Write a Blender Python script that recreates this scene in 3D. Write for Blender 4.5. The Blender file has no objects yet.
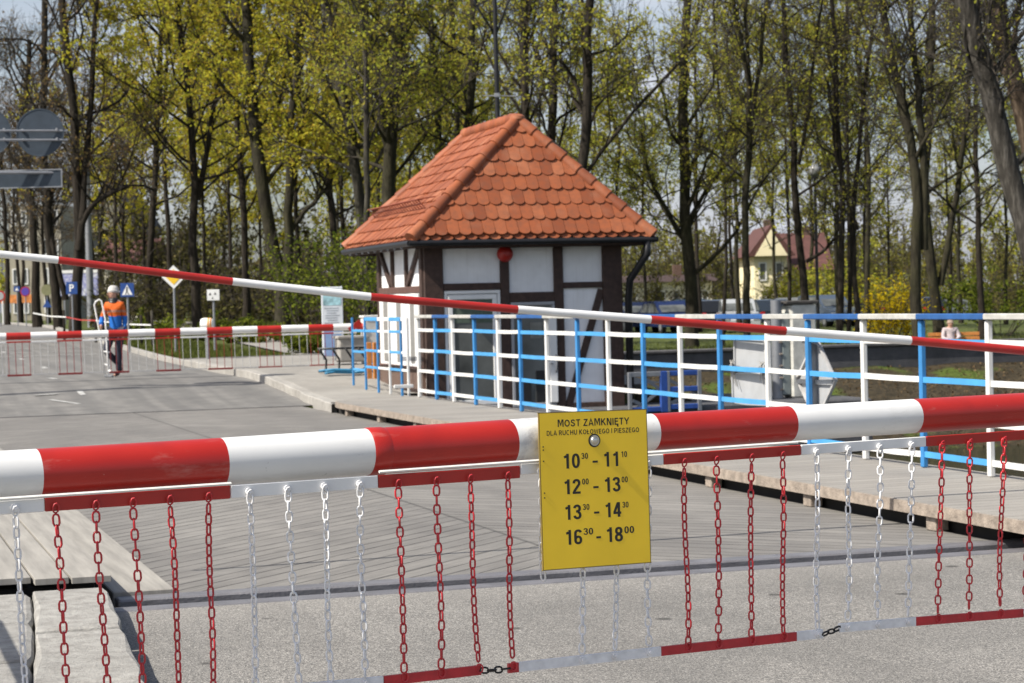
import bpy, math, random
import numpy as np
from mathutils import Matrix, Vector

S = bpy.context.scene
COL = S.collection
R = math.radians
rng = np.random.default_rng(7)
random.seed(7)

# ------------------------------------------------------------------ camera, sky, sun, exposure
FPX, EYE = 2133.0, 1.6
PITCH, ROLL = math.atan(41.5 / FPX), R(1.4)
fw = Vector((0, math.cos(PITCH), -math.sin(PITCH)))
r0 = Vector((1, 0, 0)); u0 = r0.cross(fw)
rt = r0 * math.cos(ROLL) - u0 * math.sin(ROLL)
up = rt.cross(fw)
cam_d = bpy.data.cameras.new('camera')
cam = bpy.data.objects.new('camera', cam_d); COL.objects.link(cam)
cam.matrix_world = Matrix(((rt.x, up.x, -fw.x, 0), (rt.y, up.y, -fw.y, 0), (rt.z, up.z, -fw.z, EYE), (0, 0, 0, 1)))
cam_d.sensor_width = 36; cam_d.lens = FPX / 1024 * 36
cam_d.clip_start = .1; cam_d.clip_end = 4000
cam_d.dof.use_dof = True; cam_d.dof.focus_distance = 6.9; cam_d.dof.aperture_fstop = 11
S.camera = cam

SUN = Vector((-.88, -.475, 0)).normalized(); EL = R(47)
SUNV = Vector((SUN.x * math.cos(EL), SUN.y * math.cos(EL), math.sin(EL)))
sd = bpy.data.lights.new('sun', 'SUN'); sd.energy = 5.0; sd.angle = R(.53); sd.color = (1, .94, .84)
so = bpy.data.objects.new('sun', sd); COL.objects.link(so)
so.rotation_euler = SUNV.to_track_quat('Z', 'Y').to_euler(); so.location = (-30, 0, 40)

wd = bpy.data.worlds.new('World'); S.world = wd; wd.use_nodes = True
nt = wd.node_tree; nt.nodes.clear()
wo = nt.nodes.new('ShaderNodeOutputWorld'); bg = nt.nodes.new('ShaderNodeBackground')
sk = nt.nodes.new('ShaderNodeTexSky'); sk.sky_type = 'NISHITA'; sk.sun_disc = False
sk.sun_elevation = EL; sk.sun_rotation = math.atan2(SUN.x, SUN.y)
sk.air_density = 1.0; sk.dust_density = 2.2; sk.ozone_density = 1.0
tc = nt.nodes.new('ShaderNodeTexCoord'); mp = nt.nodes.new('ShaderNodeMapping')
mp.inputs['Scale'].default_value = (1.5, 1.5, 6)
nz = nt.nodes.new('ShaderNodeTexNoise'); nz.inputs['Scale'].default_value = 3.5; nz.inputs['Detail'].default_value = 7
cr = nt.nodes.new('ShaderNodeValToRGB'); cr.color_ramp.elements[0].position = .36; cr.color_ramp.elements[1].position = .62
mx = nt.nodes.new('ShaderNodeMix'); mx.data_type = 'RGBA'
mx.inputs['B'].default_value = (5.5, 5.7, 6.4, 1)
mm = nt.nodes.new('ShaderNodeMath'); mm.operation = 'MULTIPLY'; mm.inputs[1].default_value = .9
L = nt.links.new
L(tc.outputs['Generated'], mp.inputs['Vector']); L(mp.outputs[0], nz.inputs['Vector']); L(nz.outputs['Fac'], cr.inputs[0])
sx = nt.nodes.new('ShaderNodeSeparateXYZ'); L(tc.outputs['Generated'], sx.inputs[0])
mr = nt.nodes.new('ShaderNodeMapRange'); mr.inputs['From Min'].default_value = .12; mr.inputs['From Max'].default_value = .55; mr.inputs['To Min'].default_value = 1.0; mr.inputs['To Max'].default_value = .25
L(sx.outputs['Z'], mr.inputs['Value']); m3 = nt.nodes.new('ShaderNodeMath'); m3.operation = 'MULTIPLY'; L(cr.outputs[0], m3.inputs[0]); L(mr.outputs[0], m3.inputs[1])
L(m3.outputs[0], mm.inputs[0]); L(mm.outputs[0], mx.inputs['Factor']); L(sk.outputs[0], mx.inputs['A'])
L(mx.outputs['Result'], bg.inputs['Color']); bg.inputs['Strength'].default_value = .095
L(bg.outputs[0], wo.inputs['Surface'])

S.view_settings.view_transform = 'Standard'; S.view_settings.look = 'None'
S.view_settings.exposure = 0.5; S.view_settings.gamma = 1.0
S.render.engine = 'CYCLES'
try:
    S.cycles.use_denoising = True
    S.cycles.max_bounces = 6; S.cycles.transparent_max_bounces = 8
except Exception:
    pass

# ------------------------------------------------------------------ frames: c runs across the bridge, d along it
AX = R(17.5)
CC = (math.cos(AX), math.sin(AX)); DD = (-math.sin(AX), math.cos(AX))
def B(c, d, z=0.0): return Vector((c * CC[0] + d * DD[0], c * CC[1] + d * DD[1], z))
def cd(x, y): return x * CC[0] + y * CC[1], x * DD[0] + y * DD[1]
def at(px, py, Y):
    v = fw + rt * ((px - 512) / FPX) - up * ((py - 341.5) / FPX)
    return Vector((0, 0, EYE)) + v * (Y / v.y)
def sm(t): t = min(1, max(0, t)); return t * t * (3 - 2 * t)
def hroad(d): return .3 * sm((d - 33.3) / 6) + .012 * min(50, max(0, d - 42))
def hbank(d):
    if d < 38.6: return -3.0
    if d < 45.1: return -1.75 + 1.57 * min(1, (d - 38.6) / 6.2) ** .85
    if d < 55: return .29 - .84 * sm((d - 46) / 9)
    return -.55
def hterr(c, d):
    if d < 11.41: return -.02
    if d < 33.2: return -3.0
    k = sm((c - (13.3 + .08 * (d - 33))) / 3)
    b = hbank(d) + (.42 * sm((d - 66) / 24) * (1 - sm((c - 50) / 18)) if d > 66 else 0)
    return (1 - k) * (hroad(d) - .02) + k * b
def ground_z(p): c, d = cd(p.x, p.y); return hterr(c, d)

# ------------------------------------------------------------------ materials
MATS = {}
def mat(name, col, rough=.6, var=.12, scale=8, bump=0, bscale=40, metal=0, spec=.5, detail=4, mid=None, coat=0):
    if name in MATS: return MATS[name]
    m = bpy.data.materials.new(name); m.use_nodes = True; t = m.node_tree
    p = t.nodes['Principled BSDF']; p.inputs['Roughness'].default_value = rough; p.inputs['Metallic'].default_value = metal
    p.inputs['Specular IOR Level'].default_value = spec
    if coat: p.inputs['Coat Weight'].default_value = coat; p.inputs['Coat Roughness'].default_value = .15
    co = t.nodes.new('ShaderNodeTexCoord')
    if var:
        n = t.nodes.new('ShaderNodeTexNoise'); n.inputs['Scale'].default_value = scale; n.inputs['Detail'].default_value = detail
        r = t.nodes.new('ShaderNodeValToRGB')
        a = [max(0, x * (1 - var)) for x in col]; b = [min(1, x * (1 + var)) for x in col]
        r.color_ramp.elements[0].position = .3; r.color_ramp.elements[1].position = .7
        r.color_ramp.elements[0].color = (*a, 1); r.color_ramp.elements[1].color = (*b, 1)
        if mid: e = r.color_ramp.elements.new(.5); e.color = (*mid, 1)
        t.links.new(co.outputs['Object'], n.inputs['Vector']); t.links.new(n.outputs['Fac'], r.inputs[0]); t.links.new(r.outputs[0], p.inputs['Base Color'])
    else: p.inputs['Base Color'].default_value = (*col, 1)
    if bump:
        n2 = t.nodes.new('ShaderNodeTexNoise'); n2.inputs['Scale'].default_value = bscale; n2.inputs['Detail'].default_value = 5
        b_ = t.nodes.new('ShaderNodeBump'); b_.inputs['Strength'].default_value = bump; b_.inputs['Distance'].default_value = .02
        t.links.new(co.outputs['Object'], n2.inputs['Vector']); t.links.new(n2.outputs['Fac'], b_.inputs['Height']); t.links.new(b_.outputs[0], p.inputs['Normal'])
    MATS[name] = m; return m
class NG:
    """small node-graph helper for the special materials"""
    def __init__(s, name):
        s.m = bpy.data.materials.new(name); s.m.use_nodes = True; s.t = s.m.node_tree; s.p = s.t.nodes['Principled BSDF']
        s.out = s.t.nodes['Material Output']; MATS[name] = s.m
        s.co = s.t.nodes.new('ShaderNodeTexCoord'); s.obj = s.co.outputs['Object']
    def L(s, a, b): s.t.links.new(a, b)
    def math(s, op, a, b=None, c=None):
        n = s.t.nodes.new('ShaderNodeMath'); n.operation = op
        for i, v in enumerate((a, b, c)):
            if v is None: continue
            if isinstance(v, (int, float)): n.inputs[i].default_value = v
            else: s.L(v, n.inputs[i])
        return n.outputs[0]
    def xyz(s, vec=None):
        n = s.t.nodes.new('ShaderNodeSeparateXYZ'); s.L(vec or s.obj, n.inputs[0]); return n.outputs
    def comb(s, x=0, y=0, z=0):
        n = s.t.nodes.new('ShaderNodeCombineXYZ')
        for i, v in enumerate((x, y, z)):
            if isinstance(v, (int, float)): n.inputs[i].default_value = v
            else: s.L(v, n.inputs[i])
        return n.outputs[0]
    def noise(s, scale, detail=4, vec=None, rough=.5):
        n = s.t.nodes.new('ShaderNodeTexNoise'); n.inputs['Scale'].default_value = scale; n.inputs['Detail'].default_value = detail
        n.inputs['Roughness'].default_value = rough
        s.L(vec or s.obj, n.inputs['Vector']); return n.outputs['Fac']
    def voro(s, scale, vec=None, feat='F1', out='Distance'):
        n = s.t.nodes.new('ShaderNodeTexVoronoi'); n.inputs['Scale'].default_value = scale; n.feature = feat
        s.L(vec or s.obj, n.inputs['Vector']); return n.outputs[out]
    def white(s, v):
        n = s.t.nodes.new('ShaderNodeTexWhiteNoise'); n.noise_dimensions = '1D'; s.L(v, n.inputs['W']); return n.outputs['Value']
    def ramp(s, fac, stops, interp='LINEAR'):
        n = s.t.nodes.new('ShaderNodeValToRGB'); s.L(fac, n.inputs[0]); e = n.color_ramp.elements; n.color_ramp.interpolation = interp
        while len(e) < len(stops): e.new(.5)
        for q, (pos, c) in zip(e, stops):
            q.position = pos; q.color = (*c, 1) if not isinstance(c, (int, float)) else (c, c, c, 1)
        return n.outputs[0]
    def mix(s, f, a, b, blend='MIX'):
        n = s.t.nodes.new('ShaderNodeMix'); n.data_type = 'RGBA'; n.blend_type = blend
        for k, v in (('Factor', f), ('A', a), ('B', b)):
            i = n.inputs[k] if k == 'Factor' else [q for q in n.inputs if q.name == k and q.type == 'RGBA'][0]
            if isinstance(v, (int, float)): i.default_value = v if k == 'Factor' else (v, v, v, 1)
            elif isinstance(v, tuple): i.default_value = (*v, 1)
            else: s.L(v, i)
        return [q for q in n.outputs if q.type == 'RGBA'][0]
    def bump(s, h, strength=.4, dist=.01):
        n = s.t.nodes.new('ShaderNodeBump'); n.inputs['Strength'].default_value = strength; n.inputs['Distance'].default_value = dist
        s.L(h, n.inputs['Height']); s.L(n.outputs[0], s.p.inputs['Normal'])
    def base(s, c, rough=.7, spec=.4, k=1.0):
        if k != 1.0: c = s.mix(1.0, c, (k, k, k), 'MULTIPLY')
        s.L(c, s.p.inputs['Base Color']); s.p.inputs['Specular IOR Level'].default_value = spec
        if isinstance(rough, (int, float)): s.p.inputs['Roughness'].default_value = rough
        else: s.L(rough, s.p.inputs['Roughness'])
        return s.m

def asphalt_mat():
    g = NG('asphalt'); x = g.xyz()
    s1 = g.ramp(g.xyz(g.voro(165, out='Color'))[0], [(0, (.07, .068, .066)), (.35, (.2, .195, .19)), (.7, (.36, .35, .335)), (.92, (.52, .505, .48)), (1, (.75, .73, .7))])
    s2 = g.ramp(g.xyz(g.voro(85, out='Color'))[1], [(0, (.13, .128, .125)), (.6, (.27, .262, .25)), (1, (.5, .48, .45))])
    c = g.mix(.38, s1, s2)
    c = g.mix(g.ramp(g.noise(.7, 6, rough=.6), [(.4, 0), (.68, .5)]), c, (.17, .167, .162))
    c = g.mix(g.ramp(g.noise(2.6, 5, rough=.7), [(.56, 0), (.72, .35)]), c, (.42, .41, .39))
    track = g.ramp(g.noise(1, 3, g.comb(g.math('MULTIPLY', x[0], 1.6), g.math('MULTIPLY', x[1], .1), 0)), [(.48, 0), (.66, .3)]); c = g.mix(track, c, (.14, .138, .135))
    grit = g.ramp(g.math('ADD', x[1], g.math('MULTIPLY', g.noise(3, 4), .5)), [(0, 0), (1, 0)]) if False else g.ramp(g.math('MULTIPLY_ADD', x[1], 1.0, -10.35), [(.3, 0), (.9, .35)]); c = g.mix(g.math('MULTIPLY', grit, g.noise(30, 4)), c, (.5, .48, .45))
    spot = g.ramp(g.voro(1.7), [(.05, .75), (.09, 0)]); c = g.mix(spot, c, (.06, .058, .056))
    g.bump(g.voro(110), .6, .006)
    return g.base(g.mix(1.0, c, (1.0, .985, .955), 'MULTIPLY'), .85, .25, .74)
def farroad_mat():
    g = NG('far_asphalt')
    c = g.ramp(g.noise(3, 6, rough=.6), [(.3, (.15, .148, .145)), (.7, (.24, .235, .225))])
    x = g.xyz(); st = g.noise(1, 4, g.comb(g.math('MULTIPLY', x[0], 3.0), g.math('MULTIPLY', x[1], .12), 0))
    c = g.mix(g.ramp(st, [(.4, 0), (.62, .55)]), c, (.12, .12, .12))
    return g.base(g.mix(1.0, c, (1.0, .985, .96), 'MULTIPLY'), .85, .25, .92)
def deck_mat():
    g = NG('roadway_planks'); x = g.xyz()
    w0 = g.math('ADD', x[1], g.math('ABSOLUTE', g.math('SUBTRACT', x[0], 4.3)))
    w = g.math('ADD', g.math('MULTIPLY', w0, 1 / .23), g.math('MULTIPLY', g.noise(1.7, 2, g.comb(g.math('MULTIPLY', w0, 1.0), 0, 0)), 1.3))
    fr = g.math('FRACT', w); pid = g.math('FLOOR', w)
    tone = g.ramp(g.white(pid), [(0, (.2, .19, .18)), (.6, (.265, .255, .24)), (1, (.33, .315, .295))])
    along = g.math('SUBTRACT', x[1], g.math('ABSOLUTE', g.math('SUBTRACT', x[0], 4.3)))
    grain = g.noise(1, 5, g.comb(g.math('MULTIPLY', w, 9), g.math('MULTIPLY', along, 1.6), 0), .65)
    c = g.mix(.6, tone, g.ramp(grain, [(.3, (.14, .135, .13)), (.72, (.42, .405, .38))]), 'MIX')
    wear = g.noise(1, 5, g.comb(g.math('MULTIPLY', x[0], .9), g.math('MULTIPLY', x[1], .22), 0), .55)
    c = g.mix(g.ramp(wear, [(.35, .0), (.68, .5)]), c, (.145, .14, .138))
    patch = g.noise(2.1, 4); c = g.mix(g.ramp(patch, [(.5, 0), (.75, .3)]), c, (.42, .4, .375))
    groove = g.ramp(fr, [(0, 1), (.05, 1), (.11, 0), (.95, 0), (1, 1)])
    c = g.mix(g.math('MULTIPLY', groove, g.ramp(g.noise(1.3, 5, rough=.65), [(.35, .2), (.65, .9)])), c, (.045, .044, .042))
    seam = g.ramp(g.math('ABSOLUTE', g.math('SUBTRACT', x[0], 4.3)), [(0, 1), (.012, 1), (.02, 0)])
    c = g.mix(g.math('MULTIPLY', seam, .6), c, (.06, .058, .055))
    g.bump(g.math('SUBTRACT', 1.0, groove), .7, .01)
    return g.base(g.mix(1.0, c, (1.0, .99, .97), 'MULTIPLY'), .8, .3, .74)
def walk_mat():
    g = NG('walkway_planks'); x = g.xyz()
    w = g.math('MULTIPLY', x[1], 1 / .16); fr = g.math('FRACT', w)
    tone = g.ramp(g.white(g.math('FLOOR', w)), [(0, (.31, .29, .262)), (1, (.43, .405, .365))])
    grain = g.noise(1, 5, g.comb(g.math('MULTIPLY', x[0], 1.4), g.math('MULTIPLY', x[1], 22), g.math('MULTIPLY', x[2], 10)), .6)
    c = g.mix(.5, tone, g.ramp(grain, [(.3, (.25, .232, .21)), (.7, (.5, .47, .425))]))
    c = g.mix(g.ramp(g.noise(1.3, 5), [(.45, 0), (.72, .45)]), c, (.24, .225, .21))
    gr = g.ramp(fr, [(0, 1), (.04, 1), (.09, 0), (1, 0)]); c = g.mix(g.math('MULTIPLY', gr, .7), c, (.1, .095, .09))
    g.bump(g.math('SUBTRACT', 1.0, gr), .5, .006)
    return g.base(c, .8, .3, .72)
def board_mat():
    g = NG('walkway_board'); x = g.xyz()
    gr = g.noise(1, 5, g.comb(g.math('MULTIPLY', x[0], 16), g.math('MULTIPLY', x[1], .9), 0), .6)
    c = g.ramp(gr, [(.3, (.29, .275, .25)), (.7, (.47, .445, .4))]); c = g.mix(g.ramp(g.noise(1.1, 4), [(.45, 0), (.75, .4)]), c, (.26, .245, .225))
    g.bump(gr, .3, .006); return g.base(c, .8, .3, .78)
def terrain_mat():
    g = NG('park_ground'); x = g.xyz()
    gr = g.ramp(g.noise(5, 6, rough=.65), [(.3, (.05, .068, .018)), (.55, (.09, .11, .028)), (.75, (.14, .15, .05))])
    lf = g.ramp(g.noise(7, 7, rough=.8), [(.3, (.014, .012, .008)), (.5, (.05, .04, .024)), (.62, (.085, .064, .036)), (.8, (.17, .125, .075))])  # leaf tones darkened: tree shade over the bank is put into the colour
    moss = g.ramp(g.noise(.55, 4), [(.54, 0), (.62, 1)])
    lf = g.mix(moss, lf, g.ramp(g.noise(12, 4), [(.3, (.04, .06, .01)), (.7, (.12, .16, .03))]))
    # bank below the quay wall is covered in old leaves, the lawn behind is grass
    bank = g.math('MULTIPLY', g.math('LESS_THAN', x[1], 45.15), g.math('GREATER_THAN', x[0], 12.6))
    bare = g.ramp(g.noise(.25, 5), [(.5, 0), (.68, .75)])
    gr = g.mix(bare, gr, lf)
    c = g.mix(bank, gr, lf)
    g.bump(g.noise(14, 6, rough=.7), .8, .08)
    return g.base(c, .9, .2)
def concrete_mat(name, a, b, sc=6, bump=.4):
    g = NG(name)
    c = g.ramp(g.noise(sc, 7, rough=.65), [(.3, a), (.7, b)])
    c = g.mix(g.ramp(g.noise(.9, 4), [(.4, 0), (.75, .4)]), c, tuple(v * .6 for v in a))
    c = g.mix(g.ramp(g.noise(55, 3), [(.25, .5), (.42, 0)]), c, tuple(v * .35 for v in a))
    g.bump(g.noise(38, 6, rough=.7), bump, .015)
    return g.base(c, .85, .25, .7)
def water_mat():
    g = NG('canal_water')
    g.bump(g.noise(2.2, 4), .25, .06)
    c = g.ramp(g.noise(.4, 3), [(.3, (.008, .014, .007)), (.7, (.016, .024, .01))])
    return g.base(c, .06, .5)
def bark_mat(name, a, b, green=0):
    g = NG(name); x = g.xyz()
    v = g.comb(g.math('MULTIPLY', x[0], 7), g.math('MULTIPLY', x[1], 7), g.math('MULTIPLY', x[2], 1.3))
    n = g.noise(1.6, 6, v, .65); c = g.ramp(n, [(.3, tuple(q * .45 for q in a)), (.5, a), (.7, b)])
    if green: c = g.mix(g.ramp(g.noise(.9, 4), [(.45, 0), (.7, green)]), c, (.1, .105, .035))
    g.bump(n, .9, .06)
    return g.base(c, .9, .2)
def leaf_mat(name, cols, trans=.45):
    g = NG(name)
    gi = g.t.nodes.new('ShaderNodeNewGeometry'); rnd = gi.outputs['Random Per Island']
    k = g.math('ADD', g.math('MULTIPLY', rnd, .62), g.math('MULTIPLY', g.noise(.7, 2), .42))
    c = g.ramp(k, [(i / (len(cols) - 1) * .8 + .1, q) for i, q in enumerate(cols)])
    d = g.t.nodes.new('ShaderNodeBsdfDiffuse'); tr = g.t.nodes.new('ShaderNodeBsdfTranslucent'); ms = g.t.nodes.new('ShaderNodeMixShader')
    g.L(c, d.inputs['Color']); g.L(c, tr.inputs['Color']); ms.inputs[0].default_value = trans
    g.L(d.outputs[0], ms.inputs[1]); g.L(tr.outputs[0], ms.inputs[2]); g.L(ms.outputs[0], g.out.inputs['Surface'])
    return g.m
def tile_mat():
    g = NG('roof_tile')
    gi = g.t.nodes.new('ShaderNodeNewGeometry'); rnd = gi.outputs['Random Per Island']
    c = g.ramp(rnd, [(0, (.21, .055, .02)), (.35, (.275, .074, .026)), (.8, (.32, .092, .034)), (1, (.37, .125, .055))])
    c = g.mix(g.ramp(g.noise(9, 6, rough=.7), [(.4, 0), (.72, .6)]), c, (.14, .06, .036))
    c = g.mix(g.ramp(g.noise(2.2, 4), [(.55, 0), (.8, .4)]), c, (.42, .2, .12))
    g.bump(g.noise(45, 4), .25, .01)
    return g.base(c, .6, .35)
def brick_mat():
    g = NG('plinth_brick')
    b = g.t.nodes.new('ShaderNodeTexBrick'); g.L(g.obj, b.inputs['Vector'])
    b.inputs['Color1'].default_value = (.1, .06, .045, 1); b.inputs['Color2'].default_value = (.13, .08, .06, 1); b.inputs['Mortar'].default_value = (.25, .22, .2, 1)
    b.inputs['Scale'].default_value = 4
    return g.base(b.outputs[0], .85, .2)

M_ASPH = asphalt_mat(); M_FROAD = farroad_mat(); M_DECK = deck_mat(); M_WALK = walk_mat(); M_TERR = terrain_mat(); M_BOARDL = board_mat()
M_CONC = concrete_mat('concrete_kerb', (.38, .36, .33), (.6, .575, .53)); M_PAVE = concrete_mat('paving', (.36, .34, .31), (.46, .44, .4), 3, .2)
M_SLAB = concrete_mat('worn_slab', (.34, .325, .3), (.6, .585, .545), 9, .8)
M_DCONC = concrete_mat('dark_concrete', (.1, .102, .112), (.18, .18, .19), 3)
M_WATER = water_mat(); M_TILE = tile_mat(); M_BRICK = brick_mat()
M_BARK = bark_mat('dark_bark', (.026, .021, .016), (.052, .043, .033)); M_BARKG = bark_mat('mossy_bark', (.029, .025, .017), (.056, .049, .032), .2)
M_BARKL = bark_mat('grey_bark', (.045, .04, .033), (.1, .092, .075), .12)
M_TWIG = mat('twig', (.042, .034, .025), .9, .3, 3)
M_LEAFY = leaf_mat('spring_leaf_yellow', [(.33, .19, .05), (.45, .35, .04), (.52, .46, .05), (.4, .42, .045), (.55, .52, .08)], .5)
M_LEAFO = leaf_mat('spring_leaf_olive', [(.28, .19, .06), (.4, .35, .055), (.48, .48, .065), (.37, .44, .06)], .55)
M_LEAFG = leaf_mat('shrub_leaf_green', [(.04, .055, .012), (.08, .11, .016), (.15, .18, .024), (.25, .26, .04)], .4)
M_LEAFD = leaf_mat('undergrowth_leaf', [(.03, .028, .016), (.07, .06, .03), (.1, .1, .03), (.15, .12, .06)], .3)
M_FORS = leaf_mat('forsythia_blossom', [(.25, .2, .015), (.48, .34, .01), (.55, .4, .012), (.14, .15, .02)], .4)
M_BUD = leaf_mat('bud', [(.13, .075, .04), (.2, .13, .06), (.2, .17, .05)], .4)
M_WHITE = mat('white_paint', (.78, .78, .77), .4, .07, 5, coat=.1); M_RED = mat('red_paint', (.4, .017, .011), .42, .14, 6, coat=.12)
M_RAILW = mat('railing_white', (.66, .66, .645), .5, .08, 4); M_RAILB = mat('railing_blue', (.06, .29, .58), .5, .12, 4)
M_BOARDW = mat('handrail_board_white', (.42, .415, .39), .6, .2, 9); M_BOARDB = mat('handrail_board_blue', (.018, .085, .26), .6, .15, 9); M_POSTB = mat('post_blue_shaded', (.035, .2, .46), .5, .15, 4)  # M_POSTB: same railing blue, darkened to carry the shade on the post sides
M_DKWOOD = mat('brown_beam', (.05, .027, .02), .7, .3, 12, .3, 60)
def plaster():
    g = NG('white_plaster'); x = g.xyz()
    c = g.ramp(g.noise(5, 6), [(.3, (.8, .8, .81)), (.7, (.88, .88, .89))])
    c = g.mix(g.ramp(g.noise(3, 5, g.comb(g.math('MULTIPLY', x[0], 5), g.math('MULTIPLY', x[1], 5), g.math('MULTIPLY', x[2], .5))), [(.55, 0), (.8, .35)]), c, (.55, .53, .5))
    bd = g.math('FRACT', g.math('MULTIPLY', x[0], 9.0)); c = g.mix(g.ramp(bd, [(0, .35), (.05, 0), (1, 0)]), c, (.5, .5, .5))
    g.bump(g.noise(60, 3), .15, .01); return g.base(c, .8, .3)
M_PLAST = plaster()
M_DARKM = mat('dark_metal', (.018, .018, .02), .45, .2, 9, metal=.3); M_GREYM = mat('grey_metal', (.27, .28, .3), .5, .12, 6, metal=.5)
M_ZINC = mat('sign_back_grey', (.36, .365, .37), .6, .08, 7); M_SLATE = mat('sign_back_slate', (.04, .055, .075), .5, .15, 6, metal=.2)
M_BLACK = mat('black_paint', (.012, .012, .013), .45, .1); M_GLASS = mat('dark_window_glass', (.12, .128, .125), .1, .55, 1.4)
M_CURT = mat('curtain_grey', (.2, .195, .185), .9, .15, 30); M_STEEL = mat('joint_steel', (.2, .195, .205), .5, .18, 5, .2, 60, metal=.35)
M_FASCIA = mat('weathered_plank', (.27, .225, .185), .85, .3, 14, .4, 60); M_VOID = mat('cavity_shade', (.02, .018, .016), .9, .2)  # M_VOID: near-black, shade of the cavity under the walkways painted in
M_YELL = mat('yellow_sign', (.93, .62, .025), .45, .06, 5); M_INK = mat('black_lettering', (.018, .016, .012), .5, 0)
M_STEELB = mat('bolt_steel', (.6, .58, .52), .3, .1, 20, metal=.9)
M_BLUE = mat('sign_blue', (.015, .06, .24), .5, .08); M_SIGNY = mat('sign_yellow', (.8, .5, .02), .5, .05); M_HOSE = mat('hose_blue', (.03, .2, .36), .5, .2, 9)
M_ORWOOD = mat('orange_timber', (.5, .2, .05), .6, .2, 9); M_ROPE = mat('grey_wire', (.3, .29, .27), .7, .1)
M_CREAM = mat('cream_render', (.85, .76, .5), .85, .08, 1); M_PALE = mat('pale_render', (.85, .8, .66), .85, .1, 1); M_ROOFR = mat('red_roof', (.09, .036, .03), .8, .2, 2)
M_SKIN = mat('skin', (.5, .28, .2), .6, .05); M_DENIM = mat('dark_trousers', (.025, .028, .045), .85, .2, 20); M_SHOE = mat('dark_red_shoe', (.07, .02, .018), .6, .2)
M_KNIT = mat('grey_knit', (.5, .49, .47), .95, .12, 60, .6, 90); M_HAIR = mat('dark_hair', (.025, .015, .01), .7, .1)
M_RUST = mat('snow_guard_red', (.24, .06, .03), .6, .2)

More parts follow.
